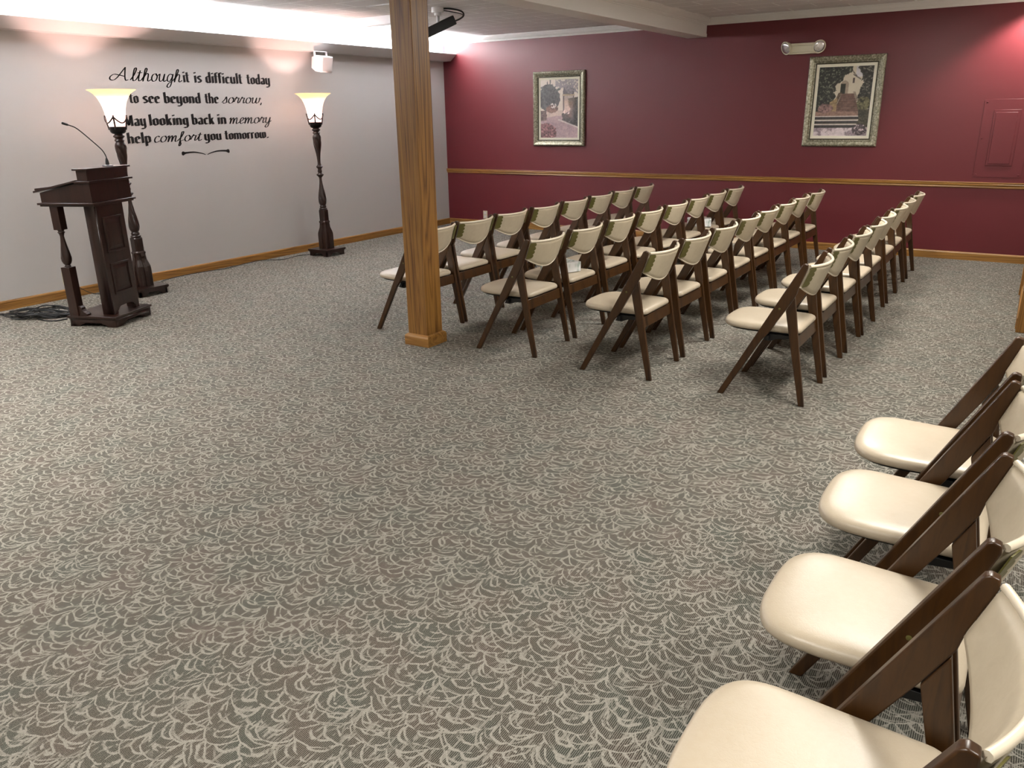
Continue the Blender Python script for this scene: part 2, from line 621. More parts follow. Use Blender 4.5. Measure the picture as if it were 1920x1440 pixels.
# ------------------------------------------------------------------ room shell
XR, YF, XF = 7.47, -12.3, 9.9
b = MB(); b.box(-0.1, XF + 0.1, YF - 0.1, 0.1, -0.12, 0.0)
struct(b.build('floor', M['carpet']), 'taupe carpet patterned with nested beige arcs')
b = MB(); b.box(-0.1, XF + 0.1, YF - 0.1, 0.1, CEIL, CEIL + 0.1)
struct(b.build('ceiling', M['ceiling']))
b = MB(); b.box(-0.1, 0.0, YF, 0.0, 0.0, CEIL)
struct(b.build('wall_left', M['grey']), 'pale grey wall carrying the black lettering')
b = MB(); b.box(0.0, XR, 0.0, 0.1, 0.0, CEIL)
struct(b.build('wall_back', M['red']), 'burgundy wall with two framed pictures')
b = MB(); b.prism([(XR, 0.0), (XR, -3.08), (XF, -3.08), (XF, YF), (XF + 0.1, YF), (XF + 0.1, -2.96), (XR + 0.12, -2.96), (XR + 0.12, 0.0)], 'z', 0.0, CEIL)
struct(b.build('wall_right', M['beige_paint']))
b = MB(); b.box(-0.1, XF + 0.1, YF - 0.1, YF, 0.0, CEIL)
struct(b.build('wall_front', M['beige_paint']))

BH = 0.084
prof = [(0.0, 0.0), (0.014, 0.0), (0.014, BH - 0.014), (0.010, BH - 0.004), (0.004, BH), (0.0, BH)]
b = MB(); b.prism(prof, 'y', YF, -0.0)
struct(b.build('baseboard_left', M['oak_y']))
b = MB(); b.prism([(-p, z) for p, z in prof], 'x', 0.014, XR)
struct(b.build('baseboard_back', M['oak_x']))
b = MB(); b.prism([(XR - p, z) for p, z in prof], 'y', -3.0, -1.70)
struct(b.build('baseboard_right', M['oak_y']))
# chair rail along the burgundy wall
rail = [(0, 0.752), (0.010, 0.752), (0.017, 0.760), (0.013, 0.770), (0.022, 0.778), (0.027, 0.790), (0.021, 0.797), (0.021, 0.801), (0.028, 0.806), (0.026, 0.811), (0, 0.811)]
b = MB(); b.prism([(-p, z) for p, z in rail], 'x', 0.0, XR)
struct(b.build('trim_1', M['oak_x']), 'oak chair rail along the burgundy wall')
# crown mouldings
crown = [(0, 2.505), (0.010, 2.505), (0.012, 2.515), (0.020, 2.519), (0.022, 2.526), (0.034, 2.533), (0.046, 2.546), (0.054, 2.558), (0.058, 2.561), (0.060, 2.571), (0.066, 2.574), (0.066, CEIL), (0, CEIL)]
BX0, BX1, BZ = 3.66, 3.885, 2.378
b = MB(); b.prism([(-p, z) for p, z in crown], 'x', 0.0, BX0)
struct(b.build('trim_2', M['white_paint']), 'white crown moulding left of the ceiling beam')
b = MB(); b.prism([(-p, z) for p, z in crown], 'x', BX1, XR)
struct(b.build('trim_3', M['white_paint']), 'white crown moulding right of the ceiling beam')
b = MB(); b.prism([(BX1 + p, z) for p, z in crown], 'y', YF, 0.0)
struct(b.build('trim_4', M['white_paint']), 'white crown moulding along the ceiling beam')
b = MB()
b.box(BX0, BX1, YF, 0.0, BZ, CEIL)
b.box(BX1, BX1 + 0.006, YF, 0.0, BZ, BZ + 0.036)
struct(b.build('trim_5', M['white_paint']), 'white boxed ceiling beam')
# cove ledge on the grey wall
b = MB(); b.prism([(0, 2.284), (0.132, 2.286), (0.242, 2.372), (0.238, 2.380), (0.222, 2.380), (0.128, 2.304), (0, 2.300)], 'y', YF, 0.0)
struct(b.build('trim_6', M['grey']), 'sloping grey cove ledge hiding the strip light')
# oak casings on the right
b = MB(); b.box(7.444, 7.475, -1.70, -1.62, 0.0, 2.1)
struct(b.build('trim_7', M['oak_z'], bevel=0.003))
b = MB(); b.box(7.462, 7.60, -3.11, -3.0, 0.0, 2.1)
struct(b.build('trim_8', M['oak_z'], bevel=0.003))

# flush ceiling panel lights (outside the frame, they give the light)
for i, (x, y, e) in enumerate(PANELS):
    r = empty('ceiling_panel_light', (x, y, CEIL))
    tag(r, 'flush ceiling light panel outside the picture', 'ceiling light', 'ceiling light panels')
    b = MB()
    for sg in (-1, 1):
        b.box(-0.32, 0.32, min(sg * 0.59, sg * 0.62), max(sg * 0.59, sg * 0.62), -0.022, -0.001)
        b.box(min(sg * 0.29, sg * 0.32), max(sg * 0.29, sg * 0.32), -0.59, 0.59, -0.022, -0.001)
    b.build('frame', M['white_paint'], r)
    b = MB(); b.box(-0.29, 0.29, -0.59, 0.59, -0.018, -0.002)
    b.build('diffuser', M['diffuser'], r)

# ------------------------------------------------------------------ oak post
r = empty('support_post', (3.885, -5.445, 0))
tag(r, 'square golden oak post standing among the front chairs', 'post')
b = MB(); b.box(-0.086, 0.086, -0.086, 0.086, 0.0, CEIL)
b.build('shaft', M['oak_z'], r, bevel=0.004)
b = MB()
pb = [(0.086, 0.0), (0.107, 0.0), (0.107, 0.062), (0.102, 0.074), (0.090, 0.082), (0.086, 0.082)]
for k in range(4):
    mt = Matrix.Rotation(k * PI / 2, 4, 'Z')
    vs = []
    for d_, z_ in pb:
        vs.append((d_, -d_, z_))
    for d_, z_ in pb:
        vs.append((d_, d_, z_))
    n_ = len(pb)
    b.add(vs, [(i, (i + 1) % n_, n_ + (i + 1) % n_, n_ + i) for i in range(n_)], False, 0, mt)
b.build('base_trim', M['oak_x'], r)

# ------------------------------------------------------------------ folding chairs
W2 = 0.243          # outer half width
TH = 0.024


def xb(z):          # rear face of the stile near the top
    return 0.398 + 0.352 * (z - 0.655)


def chair_proto():
    root = empty('folding_chair')
    for s in (-1, 1):
        y0, y1 = (W2 - TH, W2) if s > 0 else (-W2, -W2 + TH)
        fe = lambda z: 0.525 * z
        poly = [(0.000, 0.0), (0.036, 0.0), (fe(0.345) + 0.046, 0.345), (fe(0.385) + 0.062, 0.392), (fe(0.53) + 0.066, 0.53), (fe(0.62) + 0.067, 0.622), (xb(0.665), 0.665), (xb(0.765), 0.765), (0.436, 0.783), (0.420, 0.788), (0.410, 0.783)]
        b = MB(); b.prism(poly, 'y', y0, y1)
        leg = b.build('front_leg', M['walnut'], root, bevel=0.004)
        b = MB()
        ys = (W2 + 0.0006) * s
        b.lathe([(0.006, 0), (0.006, 0.0015), (0.004, 0.0025)], 12, Matrix.Translation((0.312, W2 * s, 0.535)) @ Matrix.Rotation(-s * PI / 2, 4, 'X'))
        b.build('screw', M['olive'], leg)
        yi0, yi1 = (W2 - TH + 0.001, W2 - 0.001) if s > 0 else (-W2 + 0.001, -W2 + TH - 0.001)
        b = MB(); b.prism([(0.460, 0.0), (0.491, 0.0), (0.432, 0.331), (0.386, 0.606), (0.345, 0.526), (0.388, 0.324)], 'y', yi0, yi1)
        b.build('rear_leg', M['walnut'], root, bevel=0.0035)
        # dark folding bracket under the seat
        b = MB(); b.prism([(0.235, 0.338), (0.262, 0.336), (0.300, 0.352), (0.395, 0.362), (0.395, 0.380), (0.225, 0.380)], 'y', s * 0.185 - 0.010, s * 0.185 + 0.010)
        b.prism([(0.232, 0.345), (0.262, 0.345), (0.262, 0.372), (0.246, 0.372)], 'y', min(s * 0.185, s * (W2 - TH - .001)), max(s * 0.185, s * (W2 - TH - .001)))
        b.build('seat_bracket', M['black'], root, bevel=0.002)
    # rear stretcher
    b = MB(); b.prism([(0.402, 0.318), (0.424, 0.318), (0.413, 0.384), (0.391, 0.384)], 'y', -W2 + TH, W2 - TH)
    b.build('stretcher', M['walnut'], root, bevel=0.003)
    # seat cushion
    ol = []
    N = 26
    for k in range(N + 1):
        a = PI / 2 - PI * k / N            # front half superellipse from +y side to -y side
        ca, sa = math.cos(a), math.sin(a)
        ol.append((0.140 - 0.165 * abs(ca) ** (2 / 3.5), 0.2125 * math.copysign(abs(sa) ** (2 / 3.1), sa)))
    rr, xe, hw = 0.045, 0.424, 0.203
    for k in range(1, 4):
        f_ = k / 4
        ol.append((0.140 + (xe - rr - 0.140) * f_, -(0.2125 + (hw - 0.2125) * f_)))
    for k in range(7):
        a = -PI / 2 + (PI / 2) * k / 6
        ol.append((xe - rr + rr * math.cos(a), -(hw - rr) + rr * math.sin(a)))
    for k in range(7):
        a = (PI / 2) * k / 6
        ol.append((xe - rr + rr * math.cos(a), (hw - rr) + rr * math.sin(a)))
    for k in range(3, 0, -1):
        f_ = k / 4
        ol.append((0.140 + (xe - rr - 0.140) * f_, (0.2125 + (hw - 0.2125) * f_)))
    cx, cy = 0.20, 0.0

    def ring(sc, z, tilt=True):
        out = []
        for (x, y) in ol:
            X, Y = cx + (x - cx) * sc, cy + (y - cy) * sc
            # slightly raised roll at front, dished middle
            zz = z + 0.006 * max(0.0, (0.16 - X) / 0.2)
            out.append((X, Y, zz))
        return out
    rings = [ring(0.93, 0.3930), ring(0.976, 0.3936), ring(0.995, 0.3985), ring(1.0, 0.4060), ring(0.995, 0.4130), ring(0.980, 0.4195), ring(0.945, 0.4255), ring(0.87, 0.4305), ring(0.73, 0.4345), ring(0.50, 0.4370), ring(0.25, 0.4380), ring(0.05, 0.4382)]
    b = MB(); b.loft(rings)
    b.build('seat', M['vinyl'], root, sharp=60)
    b = MB(); b.loft([ring(0.86, 0.380), ring(0.885, 0.3805), ring(0.890, 0.383), ring(0.89, 0.3930)])
    b.build('seat_board', M['black'], root, sharp=50)

    # backrest: bowed padded panel with a dipping lower edge
    HW = 0.2230

    def bx(s, z):
        return xb(z) + 0.0030 + 0.060 * (1 - abs(s) ** 2.1)

    def zt(s):
        return 0.768 + 0.004 * abs(s) ** 4

    def zb(s):
        q = abs(s)
        return 0.586 + 0.073 * q ** 1.85
    NS, NTT = 36, 12

    def grid(off, sidein):
        g = []
        for i in range(NS + 1):
            s = -1 + 2 * i / NS
            col = []
            for j in range(NTT + 1):
                tt = j / NTT
                z = zb(s) + (zt(s) - zb(s)) * tt
                e = min(tt, 1 - tt, (1 - abs(s)) * 1.2)
                wdt = 0.07 if off > 0 else 0.16
                e = min(1.0, e / wdt)
                pad = off * math.sqrt(max(0.0, 1 - (1 - e) ** 2))
                col.append((bx(s, z) + pad, s * HW, z))
            g.append(col)
        return g
    ga, gb_ = grid(0.0085, 0), grid(-0.0150, 0)
    b = MB()
    vs = [p for c in ga for p in c]
    fs = []
    H1 = NTT + 1
    for i in range(NS):
        for j in range(NTT):
            fs.append((i * H1 + j, i * H1 + j + 1, (i + 1) * H1 + j + 1, (i + 1) * H1 + j))
    b.add(vs, fs, True)
    b.add([p for c in gb_ for p in c], [f[::-1] for f in fs], True)
    back = b.build('backrest', M['vinyl_back'], root, sharp=70)
    # welt along upper and lower edge
    for nm, fz in (('top_piping', zt), ('bottom_piping', zb)):
        pts = []
        for i in range(NS + 1):
            s = -1 + 2 * i / NS
            z = fz(s)
            pts.append((bx(s, z) + 0.001, s * HW * 0.995, z))
        b = MB(); b.tube(pts, 0.0085 if nm == 'top_piping' else 0.0048, 8)
        b.build(nm, M['piping'], back, sharp=70)
    # scalloped olive corner plates on the rear
    for s in (-1, 1):
        vs_o, vs_i = [], []
        nn = 33
        z0, z1 = 0.660, 0.764
        for k in range(nn):
            f_ = k / (nn - 1)
            z = z0 + (z1 - z0) * f_
            sc = abs(math.sin(PI * (f_ * 4)))
            wd = 0.022 + 0.011 * sc ** 0.6 + 0.005 * math.sin(PI * f_)
            for (ya, lst) in ((HW + 0.0130, vs_o), (HW - wd - 0.002, vs_i)):
                ss = min(1.0, ya / HW)
                lst.append((bx(ss, z) + 0.0118, s * ya, z))
        b = MB()
        tk = Vector((0.0035, 0, 0))
        vs = [Vector(p) for p in vs_o + vs_i]
        vs = vs + [p + tk for p in vs]
        fs = []
        q = 2 * nn
        for k in range(nn - 1):
            fs += [(k, k + 1, nn + k + 1, nn + k), (q + k, q + nn + k, q + nn + k + 1, q + k + 1),
                   (k, q + k, q + k + 1, k + 1), (nn + k, nn + k + 1, q + nn + k + 1, q + nn + k)]
        fs += [(0, nn, q + nn, q), (nn - 1, q + nn - 1, q + 2 * nn - 1, 2 * nn - 1)]
        b.add(vs, fs, False)
        br_ = b.build('corner_plate', M['olive'], root)
    return root


ORD = ['first', 'second', 'third', 'fourth', 'fifth', 'sixth', 'seventh', 'eighth']
ROWS = [
    ('first row from the lettered wall', 3.305, [-5.085, -4.57, -4.03, -3.50, -2.935, -2.375, -1.825, -1.285]),
    ('second row from the lettered wall', 4.283, [-5.145, -4.575, -3.975, -3.415, -2.84, -2.27, -1.725, -1.135]),
    ('third row from the lettered wall', 5.140, [-5.215, -4.640, -4.090, -3.515, -2.960, -2.385, -1.830, -1.260]),
    ('fourth row from the lettered wall', 6.043, [-5.210, -4.615, -4.010, -3.490, -2.955, -2.340, -1.800, -1.150]),
]
rnd = random.Random(4)
proto = chair_proto()
first = True
for rn, (rname, fx, ys) in enumerate(ROWS):
    for i, y in enumerate(ys):
        o = proto if first else copy_tree(proto)
        first = False
        o.location = (fx + rnd.uniform(-0.012, 0.012) * (i > 0), y, 0)
        o.rotation_euler = (0, 0, rnd.uniform(-0.012, 0.012))
        tag(o, 'cream and walnut folding chair, %s, %s from the near end' % (rname, ORD[i]), 'chair', 'folding chairs set out in four rows')
R5 = [(-6.77, 'farthest from the camera'), (-7.316, 'second from the far end'), (-7.926, 'second from the near end'), (-8.52, 'nearest the camera')]
for y, wh in R5:
    o = copy_tree(proto)
    o.location = (7.03, y, 0)
    o.rotation_euler = (0, 0, rnd.uniform(-0.01, 0.01))
    tag(o, 'cream folding chair in the separate row at lower right, %s' % wh, 'chair', 'folding chairs in the right foreground row')

# ------------------------------------------------------------------ things on the chairs
def tissue_box(loc, rz, label):
    r = empty('tissue_box', loc, rz)
    tag(r, label, 'tissue box', 'tissue boxes left on seats')
    b = MB(); b.box(-0.120, 0.120, -0.092, 0.092, 0.0, 0.072)
    b.build('carton', M['tissuebox'], r, bevel=0.0025)
    b = MB()
    rg = []
    R_ = random.Random(7)
    for (sc, z) in ((1.0, 0.0725), (0.8, 0.088), (0.75, 0.105), (0.45, 0.122), (0.12, 0.135)):
        rg.append([(0.052 * sc * math.cos(a) * (1 + 0.25 * math.sin(5 * a + z * 40)), 0.020 * sc * math.sin(a) * (1 + 0.6 * math.cos(4 * a + z * 60)) + (z - .07) * 0.2, z + 0.008 * math.sin(3 * a)) for a in [2 * PI * k / 24 for k in range(24)]])
    rg[0] = [(x, y, 0.0722) for x, y, z in rg[0]]
    b.loft(rg, True, True, True)
    b.build('tissue', M['tissue'], r, sharp=80)
    return r


tissue_box((4.53, -4.615, 0.4395), math.radians(66), 'leaf patterned tissue box on a second row seat near the oak post')
tissue_box((4.560, -1.760, 0.4395), math.radians(20), 'pale tissue box on a far seat of the second row')
r = empty('plastic_cup', (5.405, -3.36, 0.4385))
tag(r, 'small clear plastic cup standing on a third row seat', 'cup')
b = MB(); b.lathe([(0.024, 0.0), (0.025, 0.001), (0.033, 0.084), (0.0345, 0.086), (0.033, 0.088), (0.0318, 0.084), (0.0238, 0.004), (0.001, 0.003)], 24, cap=False)
b.add([(0.024 * math.cos(2 * PI * k / 24), 0.024 * math.sin(2 * PI * k / 24), 0) for k in range(24)], [tuple(range(24))[::-1]])
b.build('cup_body', M['clear'], r)

# ------------------------------------------------------------------ torchiere floor lamps
def floor_lamp(x, y, label, energy):
    r = empty('floor_lamp', (x, y, 0))
    tag(r, label, 'floor lamp', 'pair of torchiere floor lamps')
    b = MB()
    b.box(-0.155, 0.155, -0.155, 0.155, 0.058, 0.078)
    b.box(-0.148, 0.148, -0.148, 0.148, 0.050, 0.058)
    for k in range(4):
        mt = Matrix.Rotation(k * PI / 2, 4, 'Z')
        # apron with cut-out between bracket feet
        b.prism([(-0.142, 0.0), (-0.085, 0.0), (-0.078, 0.018), (-0.060, 0.022), (-0.050, 0.036), (0.050, 0.036), (0.060, 0.022), (0.078, 0.018), (0.085, 0.0), (0.142, 0.0), (0.142, 0.050), (-0.142, 0.050)], 'x', 0.122, 0.142, mt)
    b.build('base', M['mahogany'], r)
    b = MB()

    def sq(h, z, c=0.012):
        c = min(c, h * .4)
        return [(h, -h + c, z), (h, h - c, z), (h - c, h, z), (-h + c, h, z), (-h, h - c, z), (-h, -h + c, z), (-h + c, -h, z), (h - c, -h, z)]
    b.loft([sq(a_, z_) for a_, z_ in [(0.068, 0.078), (0.068, 0.24), (0.066, 0.265), (0.058, 0.295), (0.050, 0.325), (0.047, 0.36), (0.046, 0.375), (0.050, 0.385), (0.050, 0.395), (0.043, 0.405), (0.043, 0.520), (0.040, 0.530)]], smooth=False)
    for k in range(4):   # carved corner brackets
        mt = Matrix.Rotation(k * PI / 2, 4, 'Z')
        b.prism([(0.048, 0.40), (0.056, 0.385), (0.060, 0.36), (0.054, 0.34), (0.060, 0.30), (0.074, 0.26), (0.080, 0.22), (0.080, 0.078), (0.02, 0.078), (0.02, 0.40)], 'y', -0.016, 0.016, mt)
    b.build('pedestal', M['mahogany'], r, bevel=0.002)
    prof = [(0.036, 0.528), (0.045, 0.534), (0.045, 0.545), (0.034, 0.552), (0.036, 0.560), (0.039, 0.566), (0.034, 0.575), (0.030, 0.582)]
    bul = [(0.036, 0.590), (0.043, 0.605), (0.047, 0.625), (0.047, 0.645), (0.044, 0.675), (0.039, 0.71), (0.033, 0.75), (0.025, 0.79), (0.018, 0.83), (0.015, 0.87), (0.017, 0.895)]
    prof += bul + [(0.026, 0.908), (0.034, 0.916), (0.042, 0.925), (0.040, 0.933), (0.026, 0.941), (0.020, 0.950), (0.024, 0.960), (0.026, 0.970), (0.020, 0.985), (0.024, 1.000), (0.036, 1.010), (0.039, 1.020), (0.030, 1.028), (0.020, 1.040)]
    prof += [(0.017, 1.06), (0.018, 1.09), (0.021, 1.13), (0.027, 1.17), (0.034, 1.21), (0.042, 1.25), (0.048, 1.29), (0.049, 1.32), (0.048, 1.345), (0.043, 1.362), (0.034, 1.374), (0.036, 1.382), (0.043, 1.388), (0.040, 1.397), (0.032, 1.404), (0.036, 1.412), (0.048, 1.420), (0.048, 1.430), (0.036, 1.437), (0.034, 1.447)]
    dense = []
    for (r0, z0), (r1, z1) in zip(prof, prof[1:]):
        k_ = max(1, int((z1 - z0) / 0.008))
        dense += [(r0 + (r1 - r0) * q / k_, z0 + (z1 - z0) * q / k_) for q in range(k_)]
    dense.append(prof[-1])
    b = MB(); b.lathe(dense, 48, twist=[(4, 0.16, 9, 0.60, 0.80), (4, 0.16, 9, 1.15, 1.35)])
    b.build('turned_column', M['mahogany'], r, sharp=60)
    b = MB(); b.lathe([(0.034, 1.444), (0.052, 1.450), (0.064, 1.462), (0.067, 1.480), (0.067, 1.506), (0.064, 1.508), (0.060, 1.490), (0.02, 1.470)], 32, cap=True)
    holder = b.build('lamp_cup', M['iron'], r, sharp=50)
    b = MB()
    for k in range(4):
        a0 = k * PI / 2 + PI / 4
        pts = [(rr * math.cos(a0), rr * math.sin(a0), z) for rr, z in ((0.068, 1.48), (0.074, 1.51), (0.080, 1.545), (0.085, 1.575), (0.090, 1.602))]
        b.tube(pts, 0.0075, 8)
        sw = []
        for q in range(13):
            f_ = q / 12
            a = a0 + f_ * PI / 2
            z = 1.588 - 0.050 * math.sin(PI * f_)
            rr = 0.0905 - 0.007 * math.sin(PI * f_)
            sw.append((rr * math.cos(a), rr * math.sin(a), z))
        b.tube(sw, 0.0065, 8)
    b.build('swag_holder', M['iron'], holder, sharp=60)
    gp = [(0.050, 1.492), (0.062, 1.498), (0.069, 1.520), (0.074, 1.555), (0.079, 1.590), (0.085, 1.630), (0.094, 1.670), (0.107, 1.710), (0.125, 1.748), (0.148, 1.778), (0.172, 1.798), (0.199, 1.812)]
    b = MB()
    b.lathe(gp + [(0.198, 1.8155)] + [(q - 0.004, z + 0.002) for q, z in gp[::-1]], 48, cap=False)
    b.build('lamp_shade', M['shade'], r, sharp=80)
    b = MB(); b.lathe([(0.012, 1.488), (0.014, 1.54), (0.013, 1.56)], 12)
    b.build('bulb_socket', M['iron'], r)
    l = bpy.data.lights.new('bulb', 'POINT')
    l.energy = energy
    l.color = (1.0, 0.64, 0.57)
    l.shadow_soft_size = 0.022
    lo = bpy.data.objects.new('bulb', l)
    lo.location = (0, 0, 1.625)
    lo.parent = r
    COL.objects.link(lo)
    return r


floor_lamp(0.475, -5.425, 'lit torchiere floor lamp standing behind the lectern', 29)
floor_lamp(0.410, -2.980, 'lit torchiere floor lamp standing alone right of the lettering', 24)

# ------------------------------------------------------------------ lectern
r = empty('lectern', (1.187, -6.198, 0), math.atan2(0.378, 0.926))
tag(r, 'dark mahogany lectern with sloped top, panelled front and turned posts', 'lectern')
b = MB()
b.box(-0.218, 0.218, -0.234, 0.234, 0.070, 0.088)
b.box(-0.210, 0.210, -0.226, 0.226, 0.062, 0.070)
for sx in (-1, 1):
    b.prism([(-0.222, 0.0), (-0.135, 0.0), (-0.120, 0.016), (-0.095, 0.020), (-0.085, 0.030), (0.085, 0.030), (0.095, 0.020), (0.120, 0.016), (0.135, 0.0), (0.222, 0.0), (0.222, 0.062), (-0.222, 0.062)], 'x', min(sx * 0.188, sx * 0.206), max(sx * 0.188, sx * 0.206))
    b.prism([(-0.206, 0.0), (-0.125, 0.0), (-0.110, 0.016), (-0.085, 0.020), (-0.075, 0.030), (0.075, 0.030), (0.085, 0.020), (0.110, 0.016), (0.125, 0.0), (0.206, 0.0), (0.206, 0.062), (-0.206, 0.062)], 'y', min(sx * 0.204, sx * 0.222), max(sx * 0.204, sx * 0.222))
b.build('base', M['mahogany'], r, bevel=0.0025)
# panelled column
b = MB()
arch = [(-0.158, 0.088), (-0.112, 0.088), (-0.110, 0.112), (-0.098, 0.118), (-0.088, 0.132), (-0.070, 0.142), (0.0, 0.146), (0.070, 0.142), (0.088, 0.132), (0.098, 0.118), (0.110, 0.112), (0.112, 0.088), (0.158, 0.088), (0.158, 0.946), (-0.158, 0.946)]
b.prism(arch, 'x', 0.144, 0.160)
b.box(0.055, 0.144, -0.158, -0.140, 0.088, 0.946)
b.box(0.055, 0.144, 0.140, 0.158, 0.088, 0.946)
b.box(0.125, 0.144, -0.140, 0.140, 0.150, 0.946)
col_ = b.build('column', M['mahogany'], r, bevel=0.002)
for z0, z1 in ((0.245, 0.490), (0.575, 0.850)):
    b = MB()
    # moulded rectangle and raised field
    o_, i_ = 0.112, 0.094
    for (ya, yb, za, zb_) in ((-o_, o_, z0, z0 + 0.016), (-o_, o_, z1 - 0.016, z1), (-o_, -i_, z0 + 0.016, z1 - 0.016), (i_, o_, z0 + 0.016, z1 - 0.016)):
        b.box(0.1595, 0.168, ya, yb, za, zb_)
    rg = [[(0.160, s1 * (i_ - d_), zz) for (s1, zz) in ((-1, z0 + 0.018 + d_), (1, z0 + 0.018 + d_), (1, z1 - 0.018 - d_), (-1, z1 - 0.018 - d_))] for d_ in (0.0, 0.03)]
    rg[1] = [(0.1665, y_, z_) for x_, y_, z_ in rg[1]]
    b.loft(rg, smooth=False)
    b.build('front_panel', M['mahogany'], col_, bevel=0.0015)
# turned posts at the reader's side
for s in (-1, 1):
    b = MB()
    yc, xc = s * 0.195, -0.150
    mt = Matrix.Translation((xc, yc, 0))
    b.box(-0.037, 0.037, -0.037, 0.037, 0.088, 0.475, mt)
    b.box(-0.034, 0.034, -0.034, 0.034, 0.765, 0.946, mt)
    b.lathe([(0.018, 0.474), (0.024, 0.480), (0.018, 0.490), (0.030, 0.505), (0.037, 0.525), (0.039, 0.545), (0.036, 0.575), (0.029, 0.615), (0.021, 0.655), (0.016, 0.695), (0.015, 0.715), (0.020, 0.735), (0.028, 0.745), (0.020, 0.752), (0.024, 0.760), (0.024, 0.766)], 32, mt, twist=[(4, 0.14, 12, 0.50, 0.68)])
    # scrolled foot towards the column
    b.prism([(0.037, 0.088), (0.105, 0.088), (0.106, 0.100), (0.096, 0.112), (0.078, 0.120), (0.066, 0.138), (0.066, 0.150), (0.056, 0.162), (0.037, 0.166)], 'y', -0.024, 0.024, mt)
    b.build('turned_post', M['mahogany'], r, bevel=0.0015)
b = MB()
b.box(-0.262, 0.222, -0.256, 0.256, 0.956, 0.972)
b.box(-0.248, 0.208, -0.244, 0.244, 0.944, 0.956)
b.build('shelf_moulding', M['mahogany'], r, bevel=0.003)
b = MB(); b.prism([(-0.236, 0.972), (0.200, 0.972), (0.200, 1.116), (0.090, 1.116), (-0.236, 1.046)], 'y', -0.236, 0.236)
b.build('desk_box', M['mahogany'], r, bevel=0.002)
b = MB()
b.prism([(-0.276, 1.046), (0.100, 1.126), (0.100, 1.140), (-0.276, 1.060)], 'y', -0.256, 0.256)
b.prism([(-0.270, 1.0614), (-0.256, 1.0645), (-0.259, 1.080), (-0.273, 1.077)], 'y', -0.24, 0.24)
b.build('sloped_lid', M['mahogany'], r, bevel=0.002)
b = MB()
b.box(0.086, 0.222, -0.256, 0.256, 1.116, 1.132)
b.box(0.108, 0.196, -0.238, 0.238, 1.132, 1.208)
b.box(0.090, 0.216, -0.256, 0.256, 1.208, 1.222)
b.build('riser_box', M['mahogany'], r, bevel=0.0025)

# gooseneck microphone on the lectern riser
mr = empty('gooseneck_microphone', (1.187, -6.198, 0), math.atan2(0.378, 0.926))
tag(mr, 'black gooseneck microphone curving up from the lectern top', 'microphone')
b = MB()
mt = Matrix.Translation((0.152, 0.075, 1.222))
b.lathe([(0.040, 0.0), (0.040, 0.006), (0.034, 0.009), (0.014, 0.012), (0.013, 0.030), (0.009, 0.052), (0.0055, 0.060)], 24, mt)
b.build('mount', M['black'], mr)
pts = catmull([(0.152, 0.075, 1.275), (0.150, 0.074, 1.300), (0.128, 0.070, 1.345), (0.080, 0.042, 1.410), (0.022, 0.012, 1.480), (-0.010, -0.006, 1.512), (-0.038, -0.021, 1.527), (-0.050, -0.028, 1.532)], 6)
b = MB(); b.tube(pts, 0.0042, 8)
b.build('gooseneck', M['black'], mr)
d_ = (Vector((-0.086, -0.048, 1.548)) - Vector((-0.048, -0.027, 1.5315))).normalized()
p0 = Vector((-0.044, -0.025, 1.5297))
b = MB(); b.tube([p0, p0 + d_ * 0.006, p0 + d_ * 0.010, p0 + d_ * 0.042, p0 + d_ * 0.048, p0 + d_ * 0.050], [0.004, 0.006, 0.0085, 0.0095, 0.008, 0.003], 12)
b.build('microphone_head', M['black'], mr)

# ------------------------------------------------------------------ cords and cables on the floor
def on_floor(pts, r=0.004, lift=None):
    return [(x, y, r + 0.001 + (0 if lift is None else lift[i % len(lift)])) for i, (x, y) in enumerate(pts)]


b = MB()
R_ = random.Random(11)
path = []
for k in range(110):                              # tangled coil
    f_ = k / 110
    a = f_ * 2 * PI * 9.5
    rx = 0.25 + 0.12 * math.sin(3.1 * a * 0.37)
    ry = 0.115 + 0.07 * math.sin(2.3 * a * 0.21 + 1)
    ca, sa = math.cos(a), math.sin(a)
    ux, uy = rx * ca, ry * sa
    # loops lie elongated towards the lectern
    th = math.radians(28) + 0.25 * math.sin(a * 0.13)
    path.append((0.50 + ux * math.cos(th) - uy * math.sin(th) + R_.uniform(-.012, .012), -6.42 + ux * math.sin(th) + uy * math.cos(th) + R_.uniform(-.012, .012), 0.006 + 0.05 * R_.random() * abs(sa)))
path = [(x, y, z) for x, y, z in path if True]
tail = [(0.83, -6.37, 0.006), (0.79, -6.48, 0.006), (0.66, -6.50, 0.006), (0.56, -6.46, 0.008)]
lead = [(0.30, -6.47, 0.008), (0.20, -6.55, 0.006), (0.16, -6.60, 0.006), (0.07, -6.75, 0.006), (0.08, -7.1, 0.006), (0.10, -7.6, 0.006)]
b.tube(catmull(tail + path + lead, 4), 0.0052, 6)
tag(b.build('cable_coil', M['blackcord']), 'tangled heap of black cable on the carpet beside the lectern', 'cable')
b = MB()
b.tube(catmull([(0.030, -5.885, 0.19), (0.045, -5.87, 0.16), (0.06, -5.80, 0.08), (0.09, -5.72, 0.02), (0.14, -5.64, 0.006), (0.24, -5.55, 0.006), (0.31, -5.50, 0.006)], 6), 0.0035, 6)
tag(b.build('lamp_cord', M['blackcord']), 'dark cord from the grey wall outlet to the lectern side lamp', 'cord')
b = MB()
b.tube(catmull([(0.64, -5.40, 0.006), (0.45, -5.20, 0.006), (0.13, -5.03, 0.006), (0.03, -4.72, 0.006), (0.05, -4.36, 0.006), (0.10, -4.22, 0.006), (0.03, -3.85, 0.006), (0.04, -3.64, 0.006), (0.21, -3.50, 0.006), (0.18, -3.25, 0.006), (0.24, -3.06, 0.006)], 6), 0.0035, 6)
